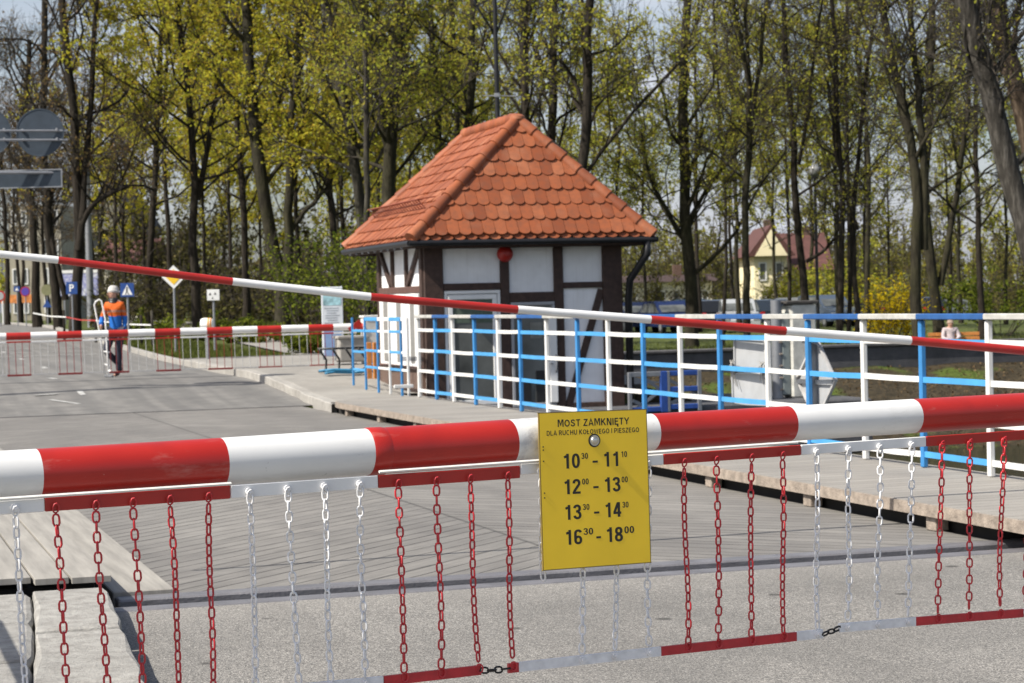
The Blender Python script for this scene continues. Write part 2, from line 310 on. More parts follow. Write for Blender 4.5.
# ------------------------------------------------------------------ mesh building
FRM = {}
def frame_of(o): return FRM.get(o.name, Matrix()) if o else Matrix()
def props(o, label=None, cat=None, group=None, kind=None):
    for k, v in (('label', label), ('category', cat), ('group', group), ('kind', kind)):
        if v: o[k] = v
    return o
def thing(name, label, cat, loc=(0, 0, 0), rz=0.0, group=None):
    o = bpy.data.objects.new(name, None); COL.objects.link(o)
    o.location = loc; o.rotation_euler = (0, 0, rz); o.empty_display_size = .2
    FRM[o.name] = Matrix.Translation(Vector(loc)) @ Matrix.Rotation(rz, 4, 'Z')
    return props(o, label, cat, group)
class MB:
    def __init__(s): s.v = []; s.f = []; s.mi = []
    def add(s, vs, fs, mi=0):
        k = len(s.v); s.v += [tuple(q) for q in vs]; s.f += [tuple(i + k for i in q) for q in fs]; s.mi += [mi] * len(fs); return s
    def box(s, c, size, mi=0, M=None):
        x, y, z = [q / 2 for q in size]; c = Vector(c)
        vs = [Vector((i * x, j * y, k * z)) for i in (-1, 1) for j in (-1, 1) for k in (-1, 1)]
        vs = [(M @ v if M else v) + c for v in vs]
        return s.add(vs, [(0, 1, 3, 2), (4, 6, 7, 5), (0, 4, 5, 1), (2, 3, 7, 6), (0, 2, 6, 4), (1, 5, 7, 3)], mi)
    def cbox(s, c, size, b=.004, mi=0, M=None):
        """box with chamfered vertical and horizontal edges"""
        x, y, z = [q / 2 for q in size]; b = min(b, x * .45, y * .45, z * .45); vs = []; c = Vector(c)
        for zz, bb in ((-z, b), (-z + b, 0), (z - b, 0), (z, b)):
            xx, yy = x - bb, y - bb
            for px, py in ((-xx + b, -yy), (xx - b, -yy), (xx, -yy + b), (xx, yy - b), (xx - b, yy), (-xx + b, yy), (-xx, yy - b), (-xx, -yy + b)):
                v = Vector((px, py, zz)); vs.append((M @ v if M else v) + c)
        fs = [tuple(range(7, -1, -1)), tuple(range(24, 32))]
        for l in range(3):
            for i in range(8): j = (i + 1) % 8; fs.append((l * 8 + i, l * 8 + j, l * 8 + 8 + j, l * 8 + 8 + i))
        return s.add(vs, fs, mi)
    def bar(s, a, b, w, h, mi=0, upv=(0, 0, 1)):
        """rectangular bar from a to b, w across, h along up"""
        a, b = Vector(a), Vector(b); t = (b - a).normalized(); u = Vector(upv); n = t.cross(u)
        if n.length < 1e-4: n = t.cross(Vector((1, 0, 0)))
        n.normalize(); u = n.cross(t); vs = []
        for p in (a, b):
            for i, j in ((-1, -1), (1, -1), (1, 1), (-1, 1)): vs.append(p + n * (i * w / 2) + u * (j * h / 2))
        return s.add(vs, [(0, 1, 2, 3)[::-1], (4, 5, 6, 7), (0, 1, 5, 4), (1, 2, 6, 5), (2, 3, 7, 6), (3, 0, 4, 7)], mi)
    def tube(s, pts, r, n=8, mi=0, caps=True, mis=None):
        pts = [Vector(p) for p in pts]; N = len(pts); rr = r if isinstance(r, (list, tuple)) else [r] * N
        T = [(pts[min(i + 1, N - 1)] - pts[max(i - 1, 0)]).normalized() for i in range(N)]
        a = T[0].cross(Vector((0, 0, 1)));  a = a if a.length > 1e-3 else T[0].cross(Vector((1, 0, 0)))
        a.normalize(); vs = []
        for i in range(N):
            a = (a - T[i] * a.dot(T[i])).normalized(); b = T[i].cross(a)
            for k in range(n):
                q = 2 * math.pi * k / n; vs.append(pts[i] + (a * math.cos(q) + b * math.sin(q)) * rr[i])
        k0 = len(s.v); s.v += [tuple(v) for v in vs]
        for i in range(N - 1):
            for k in range(n):
                j = (k + 1) % n; s.f.append((k0 + i * n + k, k0 + i * n + j, k0 + i * n + n + j, k0 + i * n + n + k)); s.mi.append(mis[i] if mis else mi)
        if caps:
            s.f.append(tuple(k0 + k for k in range(n))[::-1]); s.mi.append(mis[0] if mis else mi)
            s.f.append(tuple(k0 + (N - 1) * n + k for k in range(n))); s.mi.append(mis[-1] if mis else mi)
        return s
    def loop(s, pts, r, n=5, mi=0):
        """closed tube"""
        pts = [Vector(p) for p in pts]; N = len(pts); nb = Vector()
        for i in range(N): nb += pts[i].cross(pts[(i + 1) % N])
        c = sum(pts, Vector()) / N; nb = Vector()
        for i in range(N): nb += (pts[i] - c).cross(pts[(i + 1) % N] - c)
        nb.normalize(); k0 = len(s.v)
        for i in range(N):
            t = (pts[(i + 1) % N] - pts[i - 1]).normalized(); o = t.cross(nb)
            for k in range(n):
                q = 2 * math.pi * k / n; s.v.append(tuple(pts[i] + (o * math.cos(q) + nb * math.sin(q)) * r))
        for i in range(N):
            i2 = (i + 1) % N
            for k in range(n):
                j = (k + 1) % n; s.f.append((k0 + i * n + k, k0 + i * n + j, k0 + i2 * n + j, k0 + i2 * n + k)); s.mi.append(mi)
        return s
    def prism(s, poly, off, mi=0):
        """polygon (3D points) pushed along the vector off"""
        n = len(poly); off = Vector(off); poly = [Vector(p) for p in poly]
        vs = poly + [p + off for p in poly]
        return s.add(vs, [tuple(range(n))[::-1], tuple(range(n, 2 * n))] + [(i, (i + 1) % n, n + (i + 1) % n, n + i) for i in range(n)], mi)
    def lathe(s, c, axis, prof, n=16, mi=0):
        c = Vector(c); ax = Vector(axis).normalized(); a = ax.cross(Vector((0, 0, 1))); a = a if a.length > .01 else ax.cross(Vector((1, 0, 0))); a.normalize(); b = ax.cross(a)
        k0 = len(s.v)
        for r, h in prof:
            for k in range(n):
                q = 2 * math.pi * k / n; s.v.append(tuple(c + ax * h + (a * math.cos(q) + b * math.sin(q)) * r))
        for i in range(len(prof) - 1):
            for k in range(n):
                j = (k + 1) % n; s.f.append((k0 + i * n + k, k0 + i * n + j, k0 + (i + 1) * n + j, k0 + (i + 1) * n + k)); s.mi.append(mi)
        for i in (0, len(prof) - 1):
            if prof[i][0] > 1e-4: s.f.append(tuple(k0 + i * n + k for k in range(n))); s.mi.append(mi)
        return s
    def disc(s, c, axis, r, th, n=24, mi=0): return s.lathe(c, axis, [(r, -th / 2), (r, th / 2)], n, mi)
    def mesh(s, name, mats):
        me = bpy.data.meshes.new(name); me.from_pydata(s.v, [], s.f)
        for m in (mats if isinstance(mats, (list, tuple)) else [mats]): me.materials.append(m)
        me.polygons.foreach_set('material_index', s.mi); return me
    def build(s, name, mats, parent=None, smooth=False, world=False, loc=None, rz=0.0, autos=None):
        if world and parent:
            Mi = frame_of(parent).inverted(); s.v = [tuple(Mi @ Vector(v)) for v in s.v]
        me = s.mesh(name, mats)
        if smooth or autos:
            me.polygons.foreach_set('use_smooth', [True] * len(me.polygons))
            if autos: me.set_sharp_from_angle(angle=R(autos))
        me.update()
        o = bpy.data.objects.new(name, me); COL.objects.link(o)
        if parent: o.parent = parent
        if loc: o.location = loc; o.rotation_euler = (0, 0, rz)
        FRM[o.name] = frame_of(parent)
        return o
def structure(o): o['kind'] = 'structure'; return o
def npmesh(name, V, F, mats, parent=None, smooth=False, mi=None):
    """V (n,3), F (m,k) all faces the same size"""
    me = bpy.data.meshes.new(name); k = F.shape[1]
    me.vertices.add(len(V)); me.vertices.foreach_set('co', np.ascontiguousarray(V, dtype=np.float32).ravel())
    me.loops.add(F.size); me.loops.foreach_set('vertex_index', F.astype(np.int32).ravel())
    me.polygons.add(len(F)); me.polygons.foreach_set('loop_start', np.arange(0, F.size, k, dtype=np.int32))
    for m in (mats if isinstance(mats, (list, tuple)) else [mats]): me.materials.append(m)
    if mi is not None: me.polygons.foreach_set('material_index', mi.astype(np.int32))
    if smooth: me.polygons.foreach_set('use_smooth', np.ones(len(F), dtype=bool))
    me.update(calc_edges=True)
    o = bpy.data.objects.new(name, me); COL.objects.link(o)
    if parent: o.parent = parent
    FRM[o.name] = frame_of(parent)
    return o
def text_into(mb, s, x, z, w=None, h=.02, y=0.0, mi=0, bold=.0, align='l', th=.0012):
    """lettering in the x-z plane facing -y: cap height h, squeezed to width w"""
    cu = bpy.data.curves.new('t', 'FONT'); cu.body = s; cu.size = 1.0; cu.offset = bold; cu.resolution_u = 3
    o = bpy.data.objects.new('t', cu); COL.objects.link(o)
    me = bpy.data.meshes.new_from_object(o.evaluated_get(bpy.context.evaluated_depsgraph_get()))
    COL.objects.unlink(o); bpy.data.objects.remove(o); bpy.data.curves.remove(cu)
    vs = [v.co.copy() for v in me.vertices]; fs = [tuple(p.vertices) for p in me.polygons]; bpy.data.meshes.remove(me)
    if not vs: return
    x0 = min(v.x for v in vs); x1 = max(v.x for v in vs); k = h / .70
    kx = (w / (x1 - x0)) if w else k * .85
    sh = 0 if align == 'l' else (-(x1 - x0) * kx / 2)
    mb.add([(x + sh + (v.x - x0) * kx, y, z + v.y * k) for v in vs], fs, mi)
def glyph_into(mb, ch, x, z, h, w, y=0.0, pen=.16):
    """one bold condensed numeral drawn as pen strokes, h tall and w wide, facing -y"""
    def arc(cx, cz, rx, rz, a0, a1, n=14):
        out = []
        for k in range(n + 1):
            t = R(a0 + (a1 - a0) * k / n); c, s_ = math.cos(t), math.sin(t)
            out.append((cx + rx * math.copysign(abs(c) ** .86, c), cz + rz * math.copysign(abs(s_) ** .86, s_)))
        return out
    G_ = {'0': [(arc(.25, .5, .165, .42, 0, 360, 24), 1)], '1': [([(.32, 0), (.32, 1)], 0), ([(.1, .765), (.19, .79), (.25, .86)], 0)],
          '2': [(arc(.25, .73, .16, .19, 185, -25) + [(.33, .52), (.13, .22), (.085, .08)], 0), ([(.0, .075), (.49, .075)], 0)],
          '3': [(arc(.24, .735, .155, .185, 175, -80), 0), (arc(.25, .28, .168, .2, 85, -175), 0), ([(.17, .535), (.28, .535)], 0)],
          '4': [([(.31, .97), (.07, .31)], 0), ([(.0, .275), (.5, .275)], 0), ([(.35, 0), (.35, 1)], 0)],
          '6': [(arc(.255, .29, .165, .215, 0, 360, 22), 1), ([(.09, .28), (.09, .6)] + arc(.26, .71, .17, .21, 165, 20, 10), 0)],
          '8': [(arc(.25, .735, .15, .185, 0, 360, 20), 1), (arc(.25, .275, .168, .2, 0, 360, 20), 1)]}
    for q, (pl, closed) in enumerate(G_[ch]):
        if closed: pl = pl[:-1]
        n = len(pl); vs = []
        for i in range(n):
            p0 = pl[(i - 1) % n] if closed or i else pl[0]; p1 = pl[(i + 1) % n] if closed or i < n - 1 else pl[-1]
            dx, dz = (p1[0] - p0[0]), (p1[1] - p0[1]); l = math.hypot(dx, dz) or 1; nx, nz_ = -dz / l * pen / 2, dx / l * pen / 2
            for k in (-1, 1): vs.append((x + (pl[i][0] + k * nx) * 2 * w, y - .0002 * q, z + (pl[i][1] + k * nz_) * h))
        fs = [(2 * i, 2 * ((i + 1) % n), 2 * ((i + 1) % n) + 1, 2 * i + 1) for i in range(n if closed else n - 1)]
        mb.add(vs, fs)
LETTERS = {'A': (.74, [[(.05, 0), (.37, .98), (.69, 0)], [(.18, .28), (.56, .28)]]), 'C': (.72, ['arc', (.37, .5, .29, .42, 50, 310)]), 'D': (.7, [[(.09, .08), (.3, .08), (.52, .16), (.61, .36), (.61, .64), (.52, .84), (.3, .92), (.09, .92), (.09, .08)]]),
    'E': (.6, [[(.58, .08), (.09, .08), (.09, .92), (.57, .92)], [(.1, .52), (.53, .52)]]), 'G': (.76, ['arc', (.38, .5, .3, .42, 45, 345), [(.42, .46), (.68, .46), (.68, .1)]]), 'H': (.72, [[(.09, 0), (.09, 1)], [(.63, 0), (.63, 1)], [(.1, .53), (.62, .53)]]), 'I': (.18, [[(.09, 0), (.09, 1)]]),
    'K': (.72, [[(.09, 0), (.09, 1)], [(.62, 1), (.14, .46)], [(.27, .58), (.66, 0)]]), 'L': (.56, [[(.09, 1), (.09, .08), (.55, .08)]]), 'M': (.86, [[(.08, 0), (.08, .97), (.2, .97), (.43, .25), (.66, .97), (.78, .97), (.78, 0)]]), 'N': (.72, [[(.09, 0), (.09, .96), (.18, .96), (.54, .04), (.63, .04), (.63, 1)]]),
    'O': (.78, ['ring', (.39, .5, .31, .42)]), 'P': (.66, [[(.09, 0), (.09, .92), (.4, .92), (.56, .84), (.58, .66), (.52, .49), (.38, .43), (.1, .43)]]), 'R': (.7, [[(.09, 0), (.09, .92), (.42, .92), (.57, .84), (.58, .68), (.52, .52), (.38, .47), (.1, .47)], [(.38, .47), (.62, 0)]]),
    'S': (.66, [[(.57, .74), (.5, .88), (.33, .93), (.16, .87), (.11, .72), (.18, .59), (.34, .52), (.5, .44), (.57, .29), (.5, .13), (.33, .07), (.15, .12), (.08, .28)]]), 'T': (.62, [[(.0, .92), (.62, .92)], [(.31, 0), (.31, .85)]]), 'U': (.72, [[(.09, 1), (.09, .3), (.17, .13), (.36, .07), (.55, .13), (.63, .3), (.63, 1)]]),
    'W': (.98, [[(.04, 1), (.25, .05), (.49, .93), (.73, .05), (.94, 1)]]), 'Y': (.7, [[(.03, 1), (.35, .44), (.67, 1)], [(.35, .47), (.35, 0)]]), 'Z': (.62, [[(.05, .92), (.54, .92), (.07, .08), (.6, .08)]])}
LETTERS['\u0118'] = (.6, LETTERS['E'][1] + [[(.5, .02), (.42, -.14), (.5, -.2), (.58, -.18)]]); LETTERS['\u0141'] = (.58, LETTERS['L'][1] + [[(-.03, .4), (.34, .64)]])
def caps_into(mb, s, x0, x1, z, h, y, pen=.17):
    """a line of bold capitals drawn as pen strokes between x0 and x1"""
    tot = sum((.34 if c == ' ' else LETTERS[c][0] + .14) for c in s) - .14; k = (x1 - x0) / tot; x = x0
    for c in s:
        if c == ' ': x += .34 * k; continue
        w, st = LETTERS[c]; q = 0; i = 0
        while i < len(st):
            closed = False; pl = st[i]
            if pl in ('arc', 'ring'):
                closed = pl == 'ring'; i += 1; a = st[i]; t0, t1 = (0, 360) if closed else a[4:6]; n = 18
                pl = [(a[0] + a[2] * math.cos(R(t0 + (t1 - t0) * j / n)), a[1] + a[3] * math.sin(R(t0 + (t1 - t0) * j / n))) for j in range(n + (0 if closed else 1))]
            n = len(pl); vs = []; closed = closed or (pl[0] == pl[-1])
            if closed and pl[0] == pl[-1]: pl = pl[:-1]; n -= 1
            for j in range(n):
                p0 = pl[(j - 1) % n] if closed or j else None; p1 = pl[(j + 1) % n] if closed or j < n - 1 else None
                d0 = Vector((pl[j][0] - p0[0], pl[j][1] - p0[1])).normalized() if p0 else None; d1 = Vector((p1[0] - pl[j][0], p1[1] - pl[j][1])).normalized() if p1 else None
                d0 = d0 or d1; d1 = d1 or d0; t = (d0 + d1); t = t.normalized() if t.length > .1 else d0; m = 1 / max(.45, abs(t.dot(d0))); nx, nz_ = -t.y * pen / 2 * m, t.x * pen / 2 * m
                for e in (-1, 1): vs.append((x + (pl[j][0] + e * nx) * k, y - .00015 * q, z + (pl[j][1] + e * nz_) * h))
            mb.add(vs, [(2 * j, 2 * ((j + 1) % n), 2 * ((j + 1) % n) + 1, 2 * j + 1) for j in range(n if closed else n - 1)]); q += 1; i += 1
        x += (w + .14) * k
def digits_into(mb, s, x0, x1, z, h, y):
    w = (x1 - x0) / (len(s) + .14 * (len(s) - 1))
    for i, ch in enumerate(s): glyph_into(mb, ch, x0 + i * w * 1.14, z, h, w, y)
def skin(name, joints, bones, m, parent, sub=2, world=False):
    """one continuous body grown round a skeleton: joints {name: (x,y,z,r)}"""
    names = list(joints); ix = {n: i for i, n in enumerate(names)}
    me = bpy.data.meshes.new(name); me.from_pydata([joints[n][:3] for n in names], [(ix[a], ix[b]) for a, b in bones], []); me.materials.append(m)
    o = bpy.data.objects.new(name, me); COL.objects.link(o)
    if parent: o.parent = parent
    md = o.modifiers.new('skin', 'SKIN'); md.use_smooth_shade = True
    sv = me.skin_vertices[0].data
    for n in names:
        q = joints[n]; r = q[3]; sv[ix[n]].radius = (r, q[4] if len(q) > 4 else r)
    sv[0].use_root = True
    ss = o.modifiers.new('sub', 'SUBSURF'); ss.levels = sub; ss.render_levels = sub
    FRM[o.name] = frame_of(parent)
    return o

# ================================================================== THE SETTING
def grid_cd(name, cs, ds, zf, m):
    """sheet over the (c,d) grid: the object itself is turned by AX so its own axes are c and d"""
    V = np.array([(c, d, zf(c, d)) for d in ds for c in cs], dtype=np.float64); n = len(cs)
    F = np.array([(j * n + i, j * n + i + 1, (j + 1) * n + i + 1, (j + 1) * n + i) for j in range(len(ds) - 1) for i in range(n - 1)])
    o = npmesh(name, V, F, m, None, True); o.rotation_euler = (0, 0, AX); FRM[o.name] = Matrix.Rotation(AX, 4, 'Z'); return o
def rough(c, d, a): return a * (math.sin(c * 2.3 + d * .7) * math.sin(d * 1.9 - c * .6) + .5 * math.sin(c * 5.1 + 1) * math.sin(d * 4.7))
cs = list(np.unique(np.concatenate([np.linspace(-900, -40, 14), np.linspace(-40, -4, 10), np.arange(-4, 48, .6), np.linspace(48, 120, 24), np.linspace(120, 900, 14)])))
ds = list(np.unique(np.concatenate([np.linspace(-60, 11.4, 6), [11.42, 20, 33.15], np.arange(33.22, 45.1, .4), [45.12, 45.16], np.linspace(45.6, 110, 70), np.linspace(110, 2500, 24)])))
def zt(c, d):
    z = hterr(c, d)
    if d > 38.6 and c > 12.6: z += rough(c, d, .05 if d < 45 else .02)
    return z
ground = structure(grid_cd('ground', cs, ds, zt, M_TERR)); ground.data.shade_flat()
def flatmesh(name, poly, m, kind=True):
    o = MB().add([(c, d, z) for c, d, z in poly], [tuple(range(len(poly)))]).build(name, m); o.rotation_euler = (0, 0, AX); FRM[o.name] = Matrix.Rotation(AX, 4, 'Z')
    return structure(o)
structure(flatmesh('water', [(-250, 11.3, -1.65), (250, 11.3, -1.65), (250, 42, -1.65), (-250, 42, -1.65)], M_WATER))
# near approach road
structure(grid_cd('road', list(np.linspace(.2, 9.5, 9)), list(np.linspace(-12, 11.36, 12)), lambda c, d: 0.0, M_ASPH))
# far approach road, rising off the bridge
def redge(d): return 7.08 + max(0, d - 50) * .033 + (.45 if d < 46 else 0)
o = grid_cd('far_road', [0, 1], [0, 1], lambda c, d: 0, M_FROAD); bpy.data.objects.remove(o)
dl = list(np.concatenate([np.arange(33.285, 60, .8), np.linspace(60, 260, 30)]))
V = []; F = []
for i, d in enumerate(dl):
    for u in (0, .33, .66, 1): V.append((-.6 + (redge(d) + .6) * u, d, hroad(d) + .004))
    if i:
        for k in range(3): a = (i - 1) * 4 + k; F.append((a, a + 1, a + 5, a + 4))
fr_ = MB().add(V, F).build('far_road', M_FROAD); fr_.rotation_euler = (0, 0, AX); structure(fr_)
# dashes on the far road: each stripe one sheet 4 mm up
mk = MB()
M_MARK = mat('road_marking', (.4, .4, .385), .85, .3, 12)
def stripe(c0, d0, c1, d1, w):
    t = Vector((c1 - c0, d1 - d0, 0)).normalized(); n = Vector((-t.y, t.x, 0)) * w / 2
    mk.add([(c0 + n.x, d0 + n.y, hroad(d0) + .012), (c0 - n.x, d0 - n.y, hroad(d0) + .012), (c1 - n.x, d1 - n.y, hroad(d1) + .012), (c1 + n.x, d1 + n.y, hroad(d1) + .012)], [(0, 1, 2, 3)])
for d in (41.2, 47, 53, 59, 65): stripe(4.25 if d > 42 else 3.9, d, 4.25 if d > 42 else 3.85, d + .9, .11)
stripe(3.7, 35.2, 3.3, 36.0, .1); stripe(3.1, 36.7, 3.5, 36.8, .2); stripe(3.9, 36.5, 3.9, 37.1, .1)
stripe(.2, 55, 6.3, 55.4, .3); stripe(.6, 58, 6.4, 58.4, .3); stripe(1, 61.5, 6.9, 61.9, .3)
o = mk.build('road_markings', M_MARK); o.rotation_euler = (0, 0, AX); structure(o)
# far pavement with its kerb
mb = MB(); dl = list(np.arange(30.75, 46.2, .35)); k0 = 0; V = []; F = []
ed = lambda d: float(np.interp(d, [30.7, 33, 35, 37, 39, 42, 47], [6.88, 7.13, 7.25, 7.18, 7.05, 7.1, 7.08])) + .012 * math.sin(d * 5.1)
for i, d in enumerate(dl):
    z = hroad(d) + .135
    ce = 8.42 if d < 33.2 else 13.2
    V += [(ed(d), d, z - .3), (ed(d), d, z - .012), (ed(d) + .02, d, z), (ed(d) + .16, d, z), (ed(d) + .175, d, z + .006), (ce, d, z + .02)]
    if i: F += [((i - 1) * 6 + k, (i - 1) * 6 + k + 1, i * 6 + k + 1, i * 6 + k) for k in range(5)]
mb.add(V, F); mb.mi = [1 if q % 5 < 3 else 0 for q in range(len(mb.f))]
mb.add([(ed(46.2), 46.15, hroad(46.2) + .16), (13.2, 46.15, hroad(46) + .18), (13.2, 46.15, 0), (ed(46.2), 46.15, 0)], [(0, 1, 2, 3)])
mb.add([(ed(30.9), 30.89, .155), (8.42, 30.89, .155), (8.42, 30.89, -.3), (ed(30.9), 30.89, -.3)], [(0, 1, 2, 3)])
o = mb.build('far_pavement', [M_PAVE, M_CONC]); o.rotation_euler = (0, 0, AX); structure(o)
# verge of grass and the path that leaves the pavement
V = []; F = []; dl = list(np.linspace(46.2, 140, 40))
for i, d in enumerate(dl):
    for c in (10.1 + (d - 46) * .06, 12.6 + (d - 46) * .06): V.append((c, d, hroad(d) + .03))
    if i: a = (i - 1) * 2; F.append((a, a + 1, a + 3, a + 2))
o = MB().add(V, F).build('park_path', M_PAVE); o.rotation_euler = (0, 0, AX); structure(o)
V = []; F = []
for i, d in enumerate(dl):
    a, z = redge(d), hroad(d)
    V += [(a, d, z - .05), (a, d, z + .1), (a + .14, d, z + .11), (a + .14, d, z - .05)]
    if i: q = (i - 1) * 4; F += [(q + k, q + k + 1, q + k + 5, q + k + 4) for k in range(3)]
o = MB().add(V, F).build('road_kerb', M_CONC); o.rotation_euler = (0, 0, AX); structure(o)
# near-left pavement: big worn slabs with a broken edge
mb = MB(); rs_ = random.Random(5)
def kerb_c(d): return 1.34 - .0635 * (11.75 - d) * (1 if d > 6 else .6) + (.14 if d <= 6 else 0) * 0
def slab(f0, f1, d0, d1, z):
    """slab between the edge functions f0(d) < f1(d), its rim jagged"""
    n = 9; out = []
    for k in range(n): d = d0 + (d1 - d0) * k / (n - 1); out.append((f1(d) + rs_.uniform(-.004, .002) - (.018 if k in (0, n - 1) else 0), d + rs_.uniform(-.008, .008)))
    for k in range(n): d = d1 + (d0 - d1) * k / (n - 1); out.append((f0(d) + rs_.uniform(-.003, .003), d + rs_.uniform(-.008, .008)))
    m = len(out); cx = sum(p[0] for p in out) / m; cy = sum(p[1] for p in out) / m
    ins = lambda p, q: (p[0] + (cx - p[0]) * q / max(.2, math.hypot(p[0] - cx, p[1] - cy)), p[1] + (cy - p[1]) * q / max(.2, math.hypot(p[0] - cx, p[1] - cy)))
    lv = [[(x, y, -.25) for x, y in out], [(x, y, z - .03) for x, y in out], [(*ins(p, .012), z - .008) for p in out], [(*ins(p, .035), z) for p in out]]
    fs = [tuple(3 * m + k for k in range(m))]
    for l in range(3): fs += [(l * m + k, l * m + (k + 1) % m, (l + 1) * m + (k + 1) % m, (l + 1) * m + k) for k in range(m)]
    mb.add(sum(lv, []), fs)
ledge = lambda d: kerb_c(d) - .38 - .02 * (11.7 - d) + .006 * math.sin(d * 2)
for (d0, d1, zz) in ((10.05, 11.5, .125), (8.62, 10.02, .118), (7.0, 8.59, .122), (5.2, 6.97, .118), (3.4, 5.17, .12), (.5, 3.37, .12), (-3, .47, .12)):
    slab(ledge, kerb_c, d0, d1, zz)
for (d0, d1, zz) in ((10.45, 11.52, .112), (9.3, 10.42, .115), (8.0, 9.27, .11), (6.4, 7.97, .113), (4.5, 6.37, .112), (2, 4.47, .112), (-3, 1.97, .112)):
    slab(lambda d: -2.5, lambda d: ledge(d) - .004, d0, d1, zz)
o = mb.build('near_pavement', M_SLAB); o.rotation_euler = (0, 0, AX); structure(o)
# canal walls
mb = MB(); mb.box((-120, 11.2, -1.52), (260, .4, 2.96)); mb.box((129, 11.2, -1.52), (230, .4, 2.96)); mb.box((-125, 33.36, -1.55), (260, .16, 3)); mb.box((11.3, 33.36, -1.65), (4.8, .16, 2.7)); mb.box((16.4, 36.2, -1.8), (.2, 5.6, 2.6))
o = mb.build('canal_wall', M_DCONC); o.rotation_euler = (0, 0, AX); structure(o)
mb = MB(); mb.cbox((12.5, 33.6, -.62), (7.6, 3.4, .9), .03)
o = mb.build('quay_platform', M_DCONC); o.rotation_euler = (0, 0, AX); structure(o)

# retaining wall along the far bank
t = thing('retaining_wall', 'long dark grey concrete wall below the park lawn above a leafy bank', 'wall', B(15, 45, 0), AX)
mb = MB(); mb.cbox((45, 0, 0), (92, .34, .62), .02); mb.build('wall_face', M_DCONC, t)
mb = MB(); mb.cbox((45, 0, .345), (92.2, .46, .07), .015); mb.build('coping', mat('coping', (.09, .088, .09), .9, .3, 5), t)

# ------------------------------------------------------------------ the bridge
br = thing('swing_bridge', 'timber decked canal bridge with diagonal planks and raised plank walkways', 'bridge', (0, 0, 0), AX)
def plane_mesh(name, c0, c1, d0, d1, z, th, m, parent, b=.006): return MB().cbox(((c0 + c1) / 2, (d0 + d1) / 2, z - th / 2), (c1 - c0, d1 - d0, th), b).build(name, m, parent)
plane_mesh('roadway_deck', 1.76, 6.95, 11.98, 33.18, 0.0, .12, M_DECK, br)
plane_mesh('kerb_timber', 1.41, 1.755, 11.98, 33.1, .028, .1, M_BOARDL, br)
# right walkway: outline with a rounded far end
pts = [(6.86, 10.6), (8.42, 10.6), (8.42, 31.3), (8.1, 31.4)] + [(6.86 + 1.0 * (1 - math.cos(a)), 30.1 + 1.3 * math.sin(a)) for a in np.linspace(1.45, 0, 6)]
mb = MB(); mb.prism([(c, d, .105) for c, d in pts], (0, 0, .075)); wk = mb.build('walkway', M_WALK, br)
mb = MB()
for i in range(len(pts)):
    if i in (0, 1, 2): continue
    a, b = pts[i], pts[(i + 1) % len(pts)]
    mb.bar((a[0] - .012, a[1], .138), (b[0] - .012, b[1], .138), .024, .078)
mb.build('fascia', M_FASCIA, br)
for i in range(10):
    d = 12.65 + i * 1.9
    MB().cbox((6.92, d, .05), (.1, .13, .098), .006).build('support_block', M_FASCIA, br)
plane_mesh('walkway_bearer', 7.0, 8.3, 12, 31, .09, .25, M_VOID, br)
# left walkway: long boards laid lengthwise
for i, (c0, c1) in enumerate(((1.152, 1.36), (.96, 1.138), (.5, .946), (.0, .486), (-.45, -.014))):
    plane_mesh('walkway_board', c0, c1, 11.6 + .07 * (i > 1) + .03 * i, 33.1, .17, .035, M_BOARDL, br, .002)
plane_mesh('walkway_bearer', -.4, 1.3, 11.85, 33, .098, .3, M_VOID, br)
plane_mesh('joint_plate', 1.42, 8.3, 11.8, 11.97, .004, .05, M_STEEL, br, .01)
plane_mesh('joint_plate', 1.34, 9.3, 11.37, 11.53, .004, .05, M_STEEL, br, .01)
plane_mesh('joint_gap_shade', 1.4, 8.3, 11.535, 11.795, -.06, .05, M_BLACK, br, .005)  # black strip laid in as the dark of the open joint gap
plane_mesh('joint_plate', -.4, 7.0, 33.2, 33.27, .004, .06, M_DARKM, br, .01)
plane_mesh('girder', -.3, 8.2, 12.1, 33.0, -.14, .75, M_DARKM, br, .03)

# ------------------------------------------------------------------ railing on the bridge's right edge
CR, D0, PITCHP = 8.24, 14.17, 1.028
rl = thing('bridge_railing', 'white and blue painted railing along the outer edge of the bridge walkway', 'railing', B(CR, 0, 0), AX)
PD = [14.207, 15.256, 16.267, 17.338, 18.219, 19.343, 20.387, 21.431, 22.525, 23.58, 24.729, 25.772, 26.72, 27.828, 28.92, 29.82, 30.772]
def pd_(i): return PD[i] if i >= 0 else PD[0] + i * PITCHP
first = -3
for i in range(first, 17):
    d = pd_(i); white = i % 2 == 0
    mb = MB(); mb.cbox((random.uniform(-.006, .006), d, .77), (.05, .05, 1.18), .01); mb.build('post', M_RAILW if white else M_POSTB, rl)
for i in range(first, 16):
    d0 = pd_(i) + .026; d1 = pd_(min(i + 1, 16)) - .026
    # seen from the roadway the span to the near side of a white post is white
    white = (i + 1) % 2 == 0
    if i + 1 > 16: continue
    for z in (1.19, .885, .58, .285):
        j = [random.uniform(-.004, .004) for _ in range(3)]
        mb = MB(); mid = (d0 + d1) / 2
        mb.bar((0, d0, z + j[0]), (.004, mid, z + j[1] - .002), .022, .046); mb.bar((.004, mid, z + j[1] - .002), (0, d1, z + j[2]), .022, .046)
        mb.build('rail', M_RAILW if white else M_RAILB, rl)
    MB().cbox((-.005, mid, 1.388), (.1, d1 - d0 + .05, .046), .006).build('handrail', M_BOARDW if white else M_BOARDB, rl)

